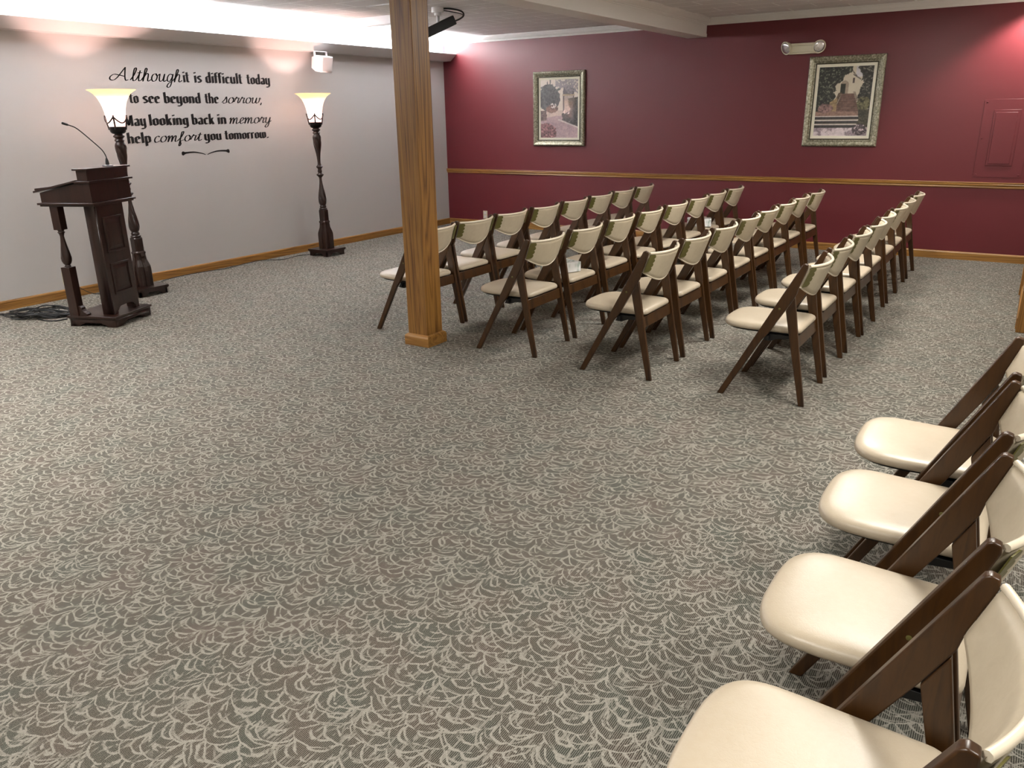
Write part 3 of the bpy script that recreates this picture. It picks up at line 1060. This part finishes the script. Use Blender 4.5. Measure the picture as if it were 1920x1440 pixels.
tag(b.build('lamp_cord', M['blackcord']), 'thin dark cord along the baseboard between the two floor lamps', 'cord')

# ------------------------------------------------------------------ outlets
def outlet(loc, rz, label):
    r = empty('wall_outlet', loc, rz)          # local +y is out of the wall
    tag(r, label, 'outlet', 'wall outlets')
    b = MB(); b.box(-0.036, 0.036, 0.0, 0.006, -0.057, 0.057)
    b.build('cover_plate', M['ivory'], r, bevel=0.0025)
    for dz in (-0.025, 0.025):
        b = MB()
        b.box(-0.017, 0.017, 0.0055, 0.0075, dz - 0.014, dz + 0.014)
        b.build('socket', M['white_plastic'], r, bevel=0.002)
    return r


ow = outlet((0.665, 0.0, 0.164), PI, 'ivory wall outlet low on the burgundy wall behind the chairs')
og = outlet((0.0, -5.885, 0.187), -PI / 2, 'ivory wall outlet low on the grey wall beside the lectern')
b = MB(); b.box(-0.012, 0.012, 0.0075, 0.030, 0.013, 0.037)
tag(b.build('plug', M['black'], og, bevel=0.003), 'black plug')

# ------------------------------------------------------------------ loudspeaker under the cove ledge
r = empty('wall_loudspeaker', (0.20, -2.60, 2.150), math.radians(6))
tag(r, 'small white loudspeaker hanging under the grey cove ledge', 'loudspeaker')
mt = Matrix.Rotation(math.radians(9), 4, 'Y')
b = MB()
fr_ = [(0.085, -0.085, -0.075), (0.085, 0.085, -0.075), (0.085, 0.085, 0.075), (0.085, -0.085, 0.075)]
md_ = [(0.0, -0.100, -0.088), (0.0, 0.100, -0.088), (0.0, 0.100, 0.088), (0.0, -0.100, 0.088)]
bk_ = [(-0.095, -0.060, -0.060), (-0.095, 0.060, -0.060), (-0.095, 0.060, 0.060), (-0.095, -0.060, 0.060)]
mdf = [(0.075, -0.100, -0.088), (0.075, 0.100, -0.088), (0.075, 0.100, 0.088), (0.075, -0.100, 0.088)]
b.loft([bk_, md_, mdf, [(0.088, y * 0.95, z * 0.95) for x, y, z in mdf]], smooth=False, mat=mt)
b.build('cabinet', M['white_plastic'], r, bevel=0.006)
b = MB(); b.box(0.0875, 0.0925, -0.088, 0.088, -0.077, 0.077, mt)
b.build('grille', M['grille'], r, bevel=0.002)
b = MB()
for s in (-1, 1):
    b.box(-0.012, 0.012, s * 0.104 - 0.003, s * 0.104 + 0.003, -0.01, 0.128)
b.box(-0.012, 0.012, -0.107, 0.107, 0.126, 0.132)
b.build('bracket', M['white_plastic'], r)

# ------------------------------------------------------------------ emergency light
r = empty('emergency_light', (5.015, 0.0, 2.190))
tag(r, 'ivory twin head emergency light on the burgundy wall', 'emergency light')
b = MB()
b.box(-0.155, 0.155, -0.050, 0.0, -0.052, 0.060)
b.prism([(-0.050, 0.038), (-0.060, 0.030), (-0.060, -0.030), (-0.050, -0.038)], 'x', -0.12, 0.12)
b.build('housing', M['ivory'], r, bevel=0.004)
for s in (-1, 1):
    mt = Matrix.Translation((s * 0.165, -0.055, 0.020)) @ Matrix.Rotation(math.radians(90), 4, 'X') @ Matrix.Rotation(s * math.radians(34), 4, 'Y') @ Matrix.Rotation(math.radians(18), 4, 'X')
    b = MB(); b.lathe([(0.026, -0.034), (0.046, -0.022), (0.066, 0.008), (0.072, 0.026), (0.068, 0.030), (0.062, 0.025)], 32, mt, cap=True)
    hd = b.build('lamp_head', M['ivory'], r, sharp=40)
    b = MB(); b.lathe([(0.0615, 0.0255), (0.054, 0.033), (0.036, 0.038), (0.008, 0.040)], 32, mt, cap=True)
    b.build('lens', M['reflector'], hd, sharp=50)

# ------------------------------------------------------------------ electrical panel, painted with the wall
r = empty('electrical_panel', (7.066, 0.0, 1.248))
tag(r, 'burgundy painted electrical panel flush on the wall at right edge', 'electrical panel')
b = MB(); b.box(-0.215, 0.215, -0.004, 0.0, -0.385, 0.375)
b.build('cover', M['red'], r, bevel=0.0015)
b = MB()
b.box(-0.118, 0.118, -0.011, -0.004, -0.270, 0.275)
b.build('door_frame', M['red'], r, bevel=0.003)
b = MB(); b.box(-0.098, 0.092, -0.018, -0.011, -0.250, 0.250)
dr = b.build('door', M['red'], r, bevel=0.004)
b = MB(); b.box(0.088, 0.094, -0.021, -0.0175, 0.16, 0.20); b.lathe([(0.008, 0), (0.008, .002)], 12, Matrix.Translation((-0.06, -0.018, 0.0)) @ Matrix.Rotation(PI / 2, 4, 'X'))
b.build('latch', M['red'], dr)
for sx, sz in ((-0.19, 0.35), (-0.19, 0.0), (-0.19, -0.36), (0.19, 0.35), (0.19, 0.0), (0.19, -0.36)):
    b = MB(); b.lathe([(0.009, 0), (0.008, 0.003), (0.003, 0.005)], 12, Matrix.Translation((sx, -0.004, sz)) @ Matrix.Rotation(PI / 2, 4, 'X'))
    b.build('screw', M['red'], r)

# ------------------------------------------------------------------ ceiling vent, projector, screen case
r = empty('ceiling_vent', (1.82, -3.16, CEIL))
tag(r, 'square white ceiling vent left of the oak post', 'vent')
b = MB()
for k in range(4):
    b.box(-0.19, 0.19, 0.155, 0.19, -0.012, 0.0, Matrix.Rotation(k * PI / 2, 4, 'Z'))
b.build('vent_frame', M['white_paint'], r, bevel=0.003)
b = MB()
for k in range(7):
    y = -0.135 + k * 0.045
    b.prism([(y - 0.016, -0.002), (y + 0.012, -0.016), (y + 0.016, -0.014), (y - 0.012, -0.001)], 'x', -0.155, 0.155)
b.build('vent_blade', M['white_paint'], r)

pr = empty('ceiling_projector', (2.10, -2.82, 2.40), math.radians(52))
tag(pr, 'black ceiling projector with looping cables behind the oak post', 'projector')
mt = Matrix.Rotation(math.radians(-24), 4, 'Y')
b = MB(); b.box(-0.16, 0.16, -0.12, 0.12, -0.05, 0.04, mt)
b.build('projector_body', M['black'], pr, bevel=0.012)
b = MB()
for k in range(3):
    b.lathe([(0.007, 0), (0.007, 0.008), (0.003, 0.009)], 10, mt @ Matrix.Translation((0.161, -0.06 + 0.03 * k, 0.0)) @ Matrix.Rotation(PI / 2, 4, 'Y'))
b.build('jack', simple('yellow_jack_plastic', (0.75, 0.60, 0.12), 0.4), pr)
b = MB()
b.lathe([(0.016, 0.03), (0.016, 0.10), (0.035, 0.105), (0.035, 0.13)], 16)
b.lathe([(0.06, 0.13), (0.06, 0.179)], 24)
b.build('ceiling_mount', M['white_plastic'], pr)
for k, (dy, hh, mm_) in enumerate(((-0.03, 0.15, 'blackcord'), (0.0, 0.13, 'blackcord'), (0.04, 0.12, 'white_plastic'))):
    b = MB()
    b.tube(catmull([(0.155, dy, 0.05), (0.22, dy, 0.075), (0.265, dy + 0.01, 0.11), (0.24, dy + 0.02, hh), (0.12, dy + 0.03, hh + 0.02), (0.0, dy * 0.3 + 0.06, 0.17)], 8), 0.008 if k == 0 else 0.005, 8)
    b.build('cable', M[mm_], pr)

sc_ = empty('screen_case', (0.0, -2.62, 2.530))
tag(sc_, 'long white projection screen case hanging just under the ceiling', 'screen case')
b = MB(); b.prism([(-0.045, -0.040), (0.045, -0.040), (0.05, -0.03), (0.05, 0.049), (-0.05, 0.049), (-0.05, -0.03)], 'x', 0.30, 1.36)
b.build('case_body', M['white_plastic'], sc_)
b = MB(); b.prism([(-0.050, -0.045), (0.050, -0.045), (0.055, -0.03), (0.055, 0.0495), (-0.055, 0.0495), (-0.055, -0.03)], 'x', 1.36, 1.375)
b.build('end_cap', M['steel'], sc_)


# ------------------------------------------------------------------ framed pictures
def vnoise(R, n, m, oct_=5, base=4):
    out = np.zeros((m, n))
    amp, tot = 1.0, 0.0
    for o in range(oct_):
        k = base * 2 ** o
        g = R.rand(int(k * 1.4) + 2, k + 2)
        yy = np.linspace(0, g.shape[0] - 1.001, m)
        xx = np.linspace(0, g.shape[1] - 1.001, n)
        y0, x0 = yy.astype(int), xx.astype(int)
        fy, fx = (yy - y0)[:, None], (xx - x0)[None, :]
        a = g[np.ix_(y0, x0)] * (1 - fx) + g[np.ix_(y0, x0 + 1)] * fx
        b = g[np.ix_(y0 + 1, x0)] * (1 - fx) + g[np.ix_(y0 + 1, x0 + 1)] * fx
        out += amp * (a * (1 - fy) + b * fy)
        tot += amp
        amp *= 0.68
    return (out / tot - 0.5) * 4.5


def painting_one(n, m):
    """garden path, palm and arched wall; u to the right, v up"""
    R = np.random.RandomState(3)
    u, v = np.meshgrid(np.linspace(0, 1, n), np.linspace(0, 1, m))
    nz = vnoise(R, n, m)
    fine = np.clip(vnoise(R, n, m, 3, 36) * 0.34 + 0.5, 0, 1)
    c = np.zeros((m, n, 3))
    c[:] = (0.74, 0.66, 0.58)                                 # pale wall
    c += (0.06 * nz)[..., None]
    def put(mask, col, var=0.25):
        k = 1 + var * (fine - 0.5) * 2.6 + 0.22 * nz
        for i in range(3):
            c[..., i] = np.where(mask, col[i] * k, c[..., i])
    put((v < 0.45 + 0.02 * nz), (0.42, 0.30, 0.31), .2)       # path
    put((v < 0.47) & (v > 0.33 + 0.1 * u + 0.02 * nz) & (u < .72), (0.62, 0.50, 0.44), .15)
    arch = ((abs(u - 0.75) < 0.145) & (v < 0.80) & (v > 0.45)) | (((u - 0.75) / 0.145) ** 2 + ((v - 0.80) / 0.10) ** 2 < 1)
    put(arch, (0.10, 0.085, 0.095), .3)
    put((abs(v - 0.735) < 0.012) & (abs(u - 0.75) < 0.16), (0.46, 0.36, 0.25))
    put(arch & (v < 0.722) & (abs(u - .75) < 0.115), (0.50, 0.42, 0.38), .2)
    palm = ((u - 0.22) / 0.30) ** 2 + ((v - 0.70) / 0.24) ** 2 + 0.22 * nz < 1
    put(palm & (v > 0.40), (0.085, 0.082, 0.085), .7)
    ang = np.arctan2(v - 0.74, u - 0.24)
    rad = np.hypot((u - 0.24), (v - 0.74) * 1.2)
    put((np.cos(ang * 17) > 0.2) & (rad < 0.27 + 0.05 * np.sin(ang * 5)) & (v > .72), (0.10, 0.10, 0.10), .5)
    put(((u - 0.30) / 0.16) ** 2 + ((v - 0.50) / 0.07) ** 2 + 0.4 * nz < 1, (0.20, 0.12, 0.10), .6)
    put((((u - 0.34) / 0.09) ** 2 + ((v - 0.555) / 0.045) ** 2 < 1) & (fine > 0.55), (0.85, 0.78, 0.75), .1)
    put((u > 0.78 + 0.06 * nz) & (v < 0.70 - 0.1 * (1 - u)) & (v > 0.20 + (1 - u) * 0.25), (0.085, 0.080, 0.075), .7)
    put((u > 0.58 + 0.04 * nz) & (v < 0.42 + 0.12 * (u - .55)) & (v > 0.33 - 0.28 * (u - 0.5)), (0.070, 0.062, 0.062), .7)
    put((abs(v - (0.31 - 0.26 * (u - 0.5))) < 0.012) & (u > 0.48), (0.62, 0.55, 0.52), .2)
    put((((u - 0.68) / 0.11) ** 2 + ((v - 0.435) / 0.04) ** 2 < 1) & (fine > 0.6), (0.80, 0.66, 0.62), .2)
    put((u < 0.15 + 0.05 * nz) & (v < 0.47) & (v > 0.30), (0.13, 0.09, 0.085), .7)
    bush = ((u - 0.13) / 0.28) ** 2 + ((v - 0.08) / 0.17) ** 2 + 0.3 * nz < 1
    put(bush, (0.20, 0.095, 0.10), .9)
    put(bush & (fine > 0.8), (0.50, 0.28, 0.28), .2)
    put((v > 0.86 + 0.05 * nz - 0.09 * u) & (u > 0.40) & (fine > 0.35), (0.26, 0.23, 0.24), .4)
    put((v < .3) & (v > .02) & (fine > .93) & ~bush & (u < .9), (0.66, 0.52, 0.52), .1)
    return np.clip(c, 0.01, 1)


def painting_two(n, m):
    """brick steps climbing to a pale arched door between trees"""
    R = np.random.RandomState(8)
    u, v = np.meshgrid(np.linspace(0, 1, n), np.linspace(0, 1, m))
    nz = vnoise(R, n, m)
    fine = np.clip(vnoise(R, n, m, 3, 36) * 0.34 + 0.5, 0, 1)
    c = np.zeros((m, n, 3))
    c[:] = (0.62, 0.56, 0.44)
    c += (0.05 * nz)[..., None]
    def put(mask, col, var=0.25):
        k = 1 + var * (fine - 0.5) * 2.6 + 0.2 * nz
        for i in range(3):
            c[..., i] = np.where(mask, col[i] * k, c[..., i])
    put((u > 0.68) & (v > 0.85), (0.60, 0.58, 0.60), .1)
    put((abs(v - (0.97 - 0.9 * (u - 0.58))) < 0.01) & (u > 0.58) & (u < 0.72), (0.10, 0.08, 0.07))
    put((abs(v - (0.885 - 0.5 * (u - 0.64))) < 0.009) & (u > 0.64) & (u < 0.78), (0.10, 0.08, 0.07))
    put((abs(u - 0.655) < 0.016) & (abs(v - 0.80) < 0.035), (0.07, 0.05, 0.045))
    put(((abs(u - 0.50) < 0.075) & (v < 0.74) & (v > 0.6)) | (((u - 0.50) / 0.075) ** 2 + ((v - 0.74) / 0.06) ** 2 < 1), (0.36, 0.29, 0.22), .1)
    put((abs(u - 0.475) < 0.045) & (v < 0.755) & (v > 0.6), (0.022, 0.025, 0.018), .2)
    tree = (u < 0.34 + 0.24 * np.clip((v - 0.62) / 0.38, 0, 1) + 0.11 * nz) & (v > 0.26)
    put(tree, (0.026, 0.028, 0.022), .8)
    put(tree & (fine > 0.74), (0.16, 0.17, 0.12), .3)
    tr2 = (u > 0.80 - 0.06 * np.clip((v - 0.7) / 0.3, 0, 1) + 0.09 * nz) & (v > 0.2)
    put(tr2, (0.040, 0.040, 0.034), .8)
    put(tr2 & (fine > 0.72), (0.17, 0.16, 0.13), .3)
    # stair flight
    lft = 0.46 - 0.115 * (0.615 - v) / 0.26
    rgt = 0.68 + 0.15 * (0.615 - v) / 0.26
    st = (v < 0.615) & (v > 0.35) & (u > lft) & (u < rgt)
    put(st, (0.125, 0.065, 0.050), .3)
    put(st & (np.sin(v * 2 * PI / (0.0285)) > 0.55), (0.20, 0.125, 0.10), .3)
    put((v < 0.625) & (v > 0.44) & (abs(u - (lft - 0.035)) < 0.03), (0.13, 0.09, 0.06), .4)
    put((v < 0.64) & (v > 0.50) & (abs(u - (rgt + 0.02)) < 0.022), (0.30, 0.24, 0.19), .3)
    put((v < 0.56 - 0.5 * (0.39 - u)) & (v > 0.36) & (u > 0.25) & (u < 0.39), (0.33, 0.23, 0.12), .4)
    put(((u - 0.88) / 0.12) ** 2 + ((v - 0.46) / 0.10) ** 2 + 0.4 * nz < 1, (0.15, 0.14, 0.075), .8)
    put((v < 0.36) & (v > 0.295), (0.27, 0.165, 0.13), .3)
    for zz in (0.285, 0.225, 0.165):
        put((v < zz + 0.004) & (v > zz - 0.05), (0.035, 0.030, 0.033), .4)
        put(abs(v - zz) < 0.008, (0.62, 0.56, 0.52), .15)
    put((v < 0.118), (0.34, 0.27, 0.30), .35)
    put((v < 0.118) & (nz > 0.25), (0.60, 0.52, 0.54), .15)
    put(((u - 0.18) / 0.14) ** 2 + ((v - 0.40) / 0.07) ** 2 + 0.4 * nz < 1, (0.22, 0.13, 0.12), .8)
    put((u > 0.80 + 0.03 * nz) & (v < 0.38) & (v > 0.11), (0.055, 0.050, 0.035), .9)
    fl = ((u - 0.86) / 0.14) ** 2 + ((v - 0.09) / 0.08) ** 2 < 1
    put(fl, (0.09, 0.07, 0.08), .8)
    put(fl & (fine > 0.72), (0.62, 0.50, 0.52), .2)
    return np.clip(c, 0.01, 1)


def picture(x0, x1, z0, z1, fn, label, tilt, fw, lw):
    cx_, wd, ht = (x0 + x1) / 2, (x1 - x0), (z1 - z0)
    r = empty('framed_picture', (cx_, -0.004, z0))
    r.rotation_euler = (tilt, 0, 0)
    tag(r, label, 'picture', 'framed garden pictures')
    def mitred(prof, name, mat, parent, sharp=35):
        b = MB()
        # prof: (inset from outer edge, depth out of wall)
        hw_, hh = wd / 2, ht / 2
        cor = [(-1, -1), (1, -1), (1, 1), (-1, 1)]
        n_ = len(prof)
        for k in range(4):
            (a1, b1), (a2, b2) = cor[k], cor[(k + 1) % 4]
            nsub = 1
            vs = []
            for (aa, bb) in ((a1, b1), (a2, b2)):
                for ins, dep in prof:
                    vs.append((aa * (hw_ - ins), -dep, hh + bb * (hh - ins)))
            b.add(vs, [(i, (i + 1) % n_, n_ + (i + 1) % n_, n_ + i) for i in range(n_)], False)
        return b.build(name, mat, parent, sharp=sharp)
    fr_ = mitred([(0, 0.0), (0, 0.030), (0.006, 0.040), (0.020, 0.044), (fw * 0.6, 0.036), (fw * 0.75, 0.024), (fw - 0.012, 0.022), (fw - 0.012, 0.0)], 'frame', M['frame'], r)
    mitred([(fw - 0.012, 0.0), (fw - 0.012, 0.026), (fw - 0.006, 0.028), (fw, 0.018), (fw, 0.0)], 'frame_lip', M['frame_dark'], fr_)
    mitred([(fw, 0.0), (fw, 0.016), (fw + lw, 0.012), (fw + lw, 0.0)], 'liner', M['mat'], r)
    n_, mm = 110, 150
    c = fn(n_, mm)
    ins = fw + lw
    vs, fs = [], []
    for j in range(mm):
        for i in range(n_):
            vs.append((-(wd / 2 - ins) + (wd - 2 * ins) * i / (n_ - 1), -0.010, ins + (ht - 2 * ins) * j / (mm - 1)))
    for j in range(mm - 1):
        for i in range(n_ - 1):
            fs.append((j * n_ + i, j * n_ + i + 1, (j + 1) * n_ + i + 1, (j + 1) * n_ + i))
    me = bpy.data.meshes.new('canvas')
    me.from_pydata(vs, [], fs)
    at_ = me.attributes.new('pigment', 'FLOAT_COLOR', 'POINT')
    flat = np.ones((mm * n_, 4), dtype=np.float32)
    flat[:, :3] = c.reshape(-1, 3)
    at_.data.foreach_set('color', flat.ravel())
    me.materials.append(M['canvas'])
    o = bpy.data.objects.new('canvas', me)
    COL.objects.link(o)
    o.parent = r
    return r


picture(1.523, 2.303, 1.144, 2.088, painting_one, 'framed garden path picture on the burgundy wall, nearer the corner', 0.0, 0.078, 0.028)
picture(5.098, 5.882, 1.161, 2.103, painting_two, 'framed stone steps picture on the burgundy wall under the emergency light', 0.0, 0.082, 0.030)

# ------------------------------------------------------------------ black vinyl lettering on the grey wall
BOLD = {
    'i': (0.34, [[(.17, 1), (.17, 0)], [(.17, 1.32), (.17, 1.48)]]),
    't': (0.46, [[(.20, 1.42), (.20, .14), (.36, .02)], [(.02, 1), (.42, 1)]]),
    'l': (0.34, [[(.17, 1.58), (.17, 0)]]),
    'o': (0.66, [[(.33, 1), (.15, .84), (.15, .16), (.33, 0), (.51, .16), (.51, .84), (.33, 1)]]),
    'd': (0.68, [[(.33, 1), (.15, .84), (.15, .16), (.33, 0), (.51, .16)], [(.51, 1.58), (.51, 0)], [(.33, 1), (.51, .86)]]),
    'b': (0.66, [[(.15, 1.58), (.15, .12), (.33, 0)], [(.15, .84), (.33, 1), (.51, .82), (.51, .16), (.33, 0)]]),
    's': (0.58, [[(.46, .84), (.30, 1), (.14, .80), (.16, .64), (.44, .36), (.45, .18), (.28, 0), (.12, .14)]]),
    'e': (0.64, [[(.15, .46), (.50, .62), (.49, .84), (.33, 1), (.15, .82), (.15, .18), (.33, 0), (.50, .14)]]),
    'c': (0.60, [[(.47, .80), (.33, 1), (.15, .82), (.15, .18), (.33, 0), (.48, .14)]]),
    'f': (0.44, [[(.40, 1.46), (.30, 1.56), (.18, 1.40), (.18, 0)], [(.02, 1), (.38, 1)]]),
    'u': (0.68, [[(.15, 1), (.15, .16), (.31, 0), (.51, .18)], [(.51, 1), (.51, 0)]]),
    'y': (0.68, [[(.15, 1), (.15, .16), (.31, 0), (.51, .18)], [(.51, 1), (.51, -.22), (.34, -.46), (.12, -.36)]]),
    'n': (0.68, [[(.15, 1), (.15, 0)], [(.15, .82), (.35, 1), (.51, .82), (.51, 0)]]),
    'h': (0.68, [[(.15, 1.58), (.15, 0)], [(.15, .82), (.35, 1), (.51, .82), (.51, 0)]]),
    'm': (1.04, [[(.15, 1), (.15, 0)], [(.15, .82), (.35, 1), (.51, .82), (.51, 0)], [(.51, .82), (.71, 1), (.87, .82), (.87, 0)]]),
    'a': (0.64, [[(.14, .84), (.30, 1), (.48, .82), (.48, 0)], [(.48, .56), (.22, .50), (.14, .34), (.14, .14), (.28, 0), (.48, .18)]]),
    'k': (0.66, [[(.15, 1.58), (.15, 0)], [(.15, .48), (.32, .64), (.48, 1)], [(.30, .60), (.50, 0)]]),
    'g': (0.68, [[(.33, 1), (.15, .84), (.15, .18), (.31, .02), (.51, .20)], [(.33, 1), (.51, .86)], [(.51, 1), (.51, -.22), (.34, -.46), (.12, -.36)]]),
    'p': (0.66, [[(.15, 1), (.15, -.48)], [(.15, .82), (.35, 1), (.51, .82), (.51, .16), (.33, 0), (.15, .14)]]),
    'w': (0.96, [[(.14, 1), (.14, .16), (.28, 0), (.47, .18)], [(.47, 1), (.47, .16), (.61, 0), (.79, .22), (.79, .86), (.68, 1)]]),
    'r': (0.50, [[(.15, 1), (.15, 0)], [(.15, .80), (.30, 1), (.42, .88)]]),
    'M': (1.02, [[(.10, 0), (.20, 1.46)], [(.22, 1.46), (.50, .10)], [(.50, .10), (.78, 1.46)], [(.84, 1.46), (.84, 0)]]),
    '.': (0.30, [[(.14, .16), (.14, 0)]]),
}
SCR = {
    'A': (1.62, [[(.98, 1.62), (.70, 1.0), (.40, .35), (.10, .02), (-.18, .10), (-.20, .42), (.10, .74), (.55, .66), (1.02, .52)], [(.98, 1.64), (1.02, .9), (1.08, .3), (1.20, .02), (1.36, .12)]]),
    'l': (0.50, [[(-.05, .10), (.22, .75), (.36, 1.40), (.30, 1.62), (.18, 1.45), (.14, .60), (.18, .08), (.32, .02), (.48, .22)]]),
    't': (0.48, [[(-.02, .22), (.16, .8), (.22, 1.30), (.16, .5), (.20, .06), (.32, .02), (.48, .22)], [(.02, 1.02), (.40, 1.04)]]),
    'h': (0.80, [[(-.02, .22), (.22, .85), (.34, 1.42), (.28, 1.62), (.17, 1.45), (.10, .0), (.16, .5), (.36, .96), (.50, .90), (.52, .60), (.52, .12), (.64, .02), (.80, .22)]]),
    'o': (0.68, [[(.42, .98), (.16, .86), (.06, .40), (.20, .02), (.46, .12), (.56, .60), (.42, .98), (.50, .76), (.68, .80)]]),
    'u': (0.78, [[(-.02, .80), (.10, .95), (.10, .30), (.22, .02), (.44, .25), (.54, .98), (.52, .20), (.62, .02), (.78, .22)]]),
    'g': (0.70, [[(.52, .90), (.26, .98), (.08, .60), (.12, .12), (.34, .08), (.52, .60), (.56, .96), (.50, -.30), (.34, -.72), (.14, -.62), (.26, -.20), (.70, .24)]]),
    's': (0.56, [[(-.04, .16), (.20, .66), (.30, 1.08), (.40, .60), (.40, .16), (.22, .0), (.06, .10)], [(.38, .12), (.56, .24)]]),
    'r': (0.60, [[(-.04, .22), (.12, .90), (.16, 1.06), (.24, .86), (.42, .88), (.38, .40), (.42, .06), (.60, .22)]]),
    'w': (1.00, [[(-.02, .85), (.10, .95), (.10, .28), (.22, .02), (.42, .25), (.50, .95), (.50, .25), (.62, .02), (.82, .30), (.88, .95), (.84, .75), (1.02, .78)]]),
    'm': (1.06, [[(-.02, .75), (.10, .96), (.10, .0), (.18, .55), (.34, .97), (.42, .80), (.42, .0), (.50, .55), (.66, .97), (.76, .80), (.76, .12), (.88, .02), (1.06, .22)]]),
    'e': (0.56, [[(-.02, .22), (.30, .50), (.42, .80), (.28, 1.0), (.12, .75), (.10, .25), (.26, .0), (.56, .24)]]),
    'y': (0.74, [[(-.02, .80), (.10, .95), (.10, .30), (.22, .02), (.44, .28), (.54, .98), (.50, -.30), (.34, -.72), (.14, -.60), (.30, -.16), (.74, .40)]]),
    'c': (0.58, [[(.46, .82), (.34, 1.0), (.14, .80), (.08, .35), (.22, .0), (.40, .06), (.58, .24)]]),
    'f': (0.54, [[(-.04, .20), (.24, .80), (.36, 1.45), (.28, 1.62), (.18, 1.40), (.16, .0), (.14, -.62), (.24, -.72), (.30, -.40), (.22, .02), (.54, .26)]]),
    ',': (0.30, [[(.14, .10), (.10, -.28)]]),
}
WORDS = [
    (1.916, 0.0660, [('Although', 1, -5.130, -4.350), ('it', 0, -4.336, -4.257), ('is', 0, -4.206, -4.115), ('difficult', 0, -4.071, -3.592), ('today', 0, -3.552, -3.221)]),
    (1.716, 0.0640, [('to', 0, -4.972, -4.865), ('see', 0, -4.823, -4.634), ('beyond', 0, -4.590, -4.165), ('the', 0, -4.122, -3.939), ('sorrow,', 1, -3.905, -3.367)]),
    (1.508, 0.0650, [('May', 0, -5.059, -4.826), ('looking', 0, -4.788, -4.345), ('back', 0, -4.303, -4.030), ('in', 0, -3.985, -3.877), ('memory', 1, -3.837, -3.255)]),
    (1.348, 0.0620, [('help', 0, -5.049, -4.799), ('comfort', 1, -4.766, -4.199), ('you', 0, -4.183, -3.966), ('tomorrow.', 0, -3.931, -3.325)]),
]
lr = empty('wall_lettering', (0.0, -4.18, 1.2))
tag(lr, 'black lettering of a remembrance verse on the pale grey wall', 'lettering')


def pen(b, pts, nibx, niby, minw, xf):
    """calligraphic stroke: broad nib swept along pts, then mapped by xf"""
    for (x0, y0), (x1, y1) in zip(pts, pts[1:]):
        dx, dy = x1 - x0, y1 - y0
        L_ = math.hypot(dx, dy)
        if L_ < 1e-6:
            continue
        nx, ny = -dy / L_, dx / L_
        # half nib plus minimum thickness along the normal
        sgn = 1 if (nibx * nx + niby * ny) >= 0 else -1
        hx, hy = nibx / 2 + sgn * nx * minw / 2, niby / 2 + sgn * ny * minw / 2
        ex, ey = dx / L_ * minw * 0.3, dy / L_ * minw * 0.3
        q = [(x0 + hx - ex, y0 + hy - ey), (x0 - hx - ex, y0 - hy - ey), (x1 - hx + ex, y1 - hy + ey), (x1 + hx + ex, y1 + hy + ey)]
        q = [xf(*p) for p in q]
        vs = [(0.0004, y, z) for y, z in q] + [(0.0014, y, z) for y, z in q]
        b.add(vs, [(0, 1, 2, 3), (7, 6, 5, 4), (0, 4, 5, 1), (1, 5, 6, 2), (2, 6, 7, 3), (3, 7, 4, 0)])


for (bz, xh, ws) in WORDS:
    for (txt, script, ya, yb) in ws:
        tab = SCR if script else BOLD
        xs, strokes = 0.0, []
        for ch in txt:
            wd, sts = tab[ch]
            for st in sts:
                pts = [(p[0] + xs, p[1]) for p in st]
                if script:
                    pts = [(p.x, p.y) for p in catmull([(a, c_, 0) for a, c_ in pts], 6)]
                    pts = [(a + 0.20 * c_, c_) for a, c_ in pts]
                strokes.append(pts)
            xs += wd
        allx = [p[0] for s_ in strokes for p in s_]
        x0_, x1_ = min(allx), max(allx)
        pad = 0.12 if not script else 0.04
        x0_, x1_ = x0_ - pad, x1_ + pad
        k_ = (yb - ya) / (x1_ - x0_)
        xh_ = xh * (0.95 if script else 1.0)
        if txt == 'Although':
            xh_ = 0.072

        def xf(x, y, k_=k_, ya=ya, x0_=x0_, bz=bz, xh_=xh_):
            return (ya + (x - x0_) * k_ + 4.18, bz + y * xh_ - 1.2)
        b = MB()
        for st in strokes:
            if script:
                pen(b, st, 0.065, 0.03, 0.066, xf)
            else:
                pen(b, st, 0.235, 0.085, 0.035, xf)
        b.build('word', M['vinylblack'], lr)
# flourish under the verse
b = MB()
for sgn in (-1, 1):
    cl = catmull([(0.012 * sgn, -0.000, 0), (0.06 * sgn, 0.016, 0), (0.14 * sgn, 0.030, 0), (0.22 * sgn, 0.030, 0), (0.270 * sgn, 0.025, 0), (0.297 * sgn, 0.022, 0)], 8)
    n_ = len(cl)
    top, bot = [], []
    for i, p in enumerate(cl):
        f_ = i / (n_ - 1)
        wd = 0.007 + 0.016 * f_ + (0.022 * max(0, 1 - abs(f_ - 0.86) / 0.14))
        top.append((p.x, p.y + wd * 0.5))
        bot.append((p.x, p.y - wd * 0.5))
    for i in range(n_ - 1):
        q = [top[i], bot[i], bot[i + 1], top[i + 1]]
        vs = [(0.0004, y, z + 0.005) for y, z in q] + [(0.0014, y, z + 0.005) for y, z in q]
        b.add(vs, [(0, 1, 2, 3), (7, 6, 5, 4), (0, 4, 5, 1), (1, 5, 6, 2), (2, 6, 7, 3), (3, 7, 4, 0)])
b.build('flourish', M['vinylblack'], lr)
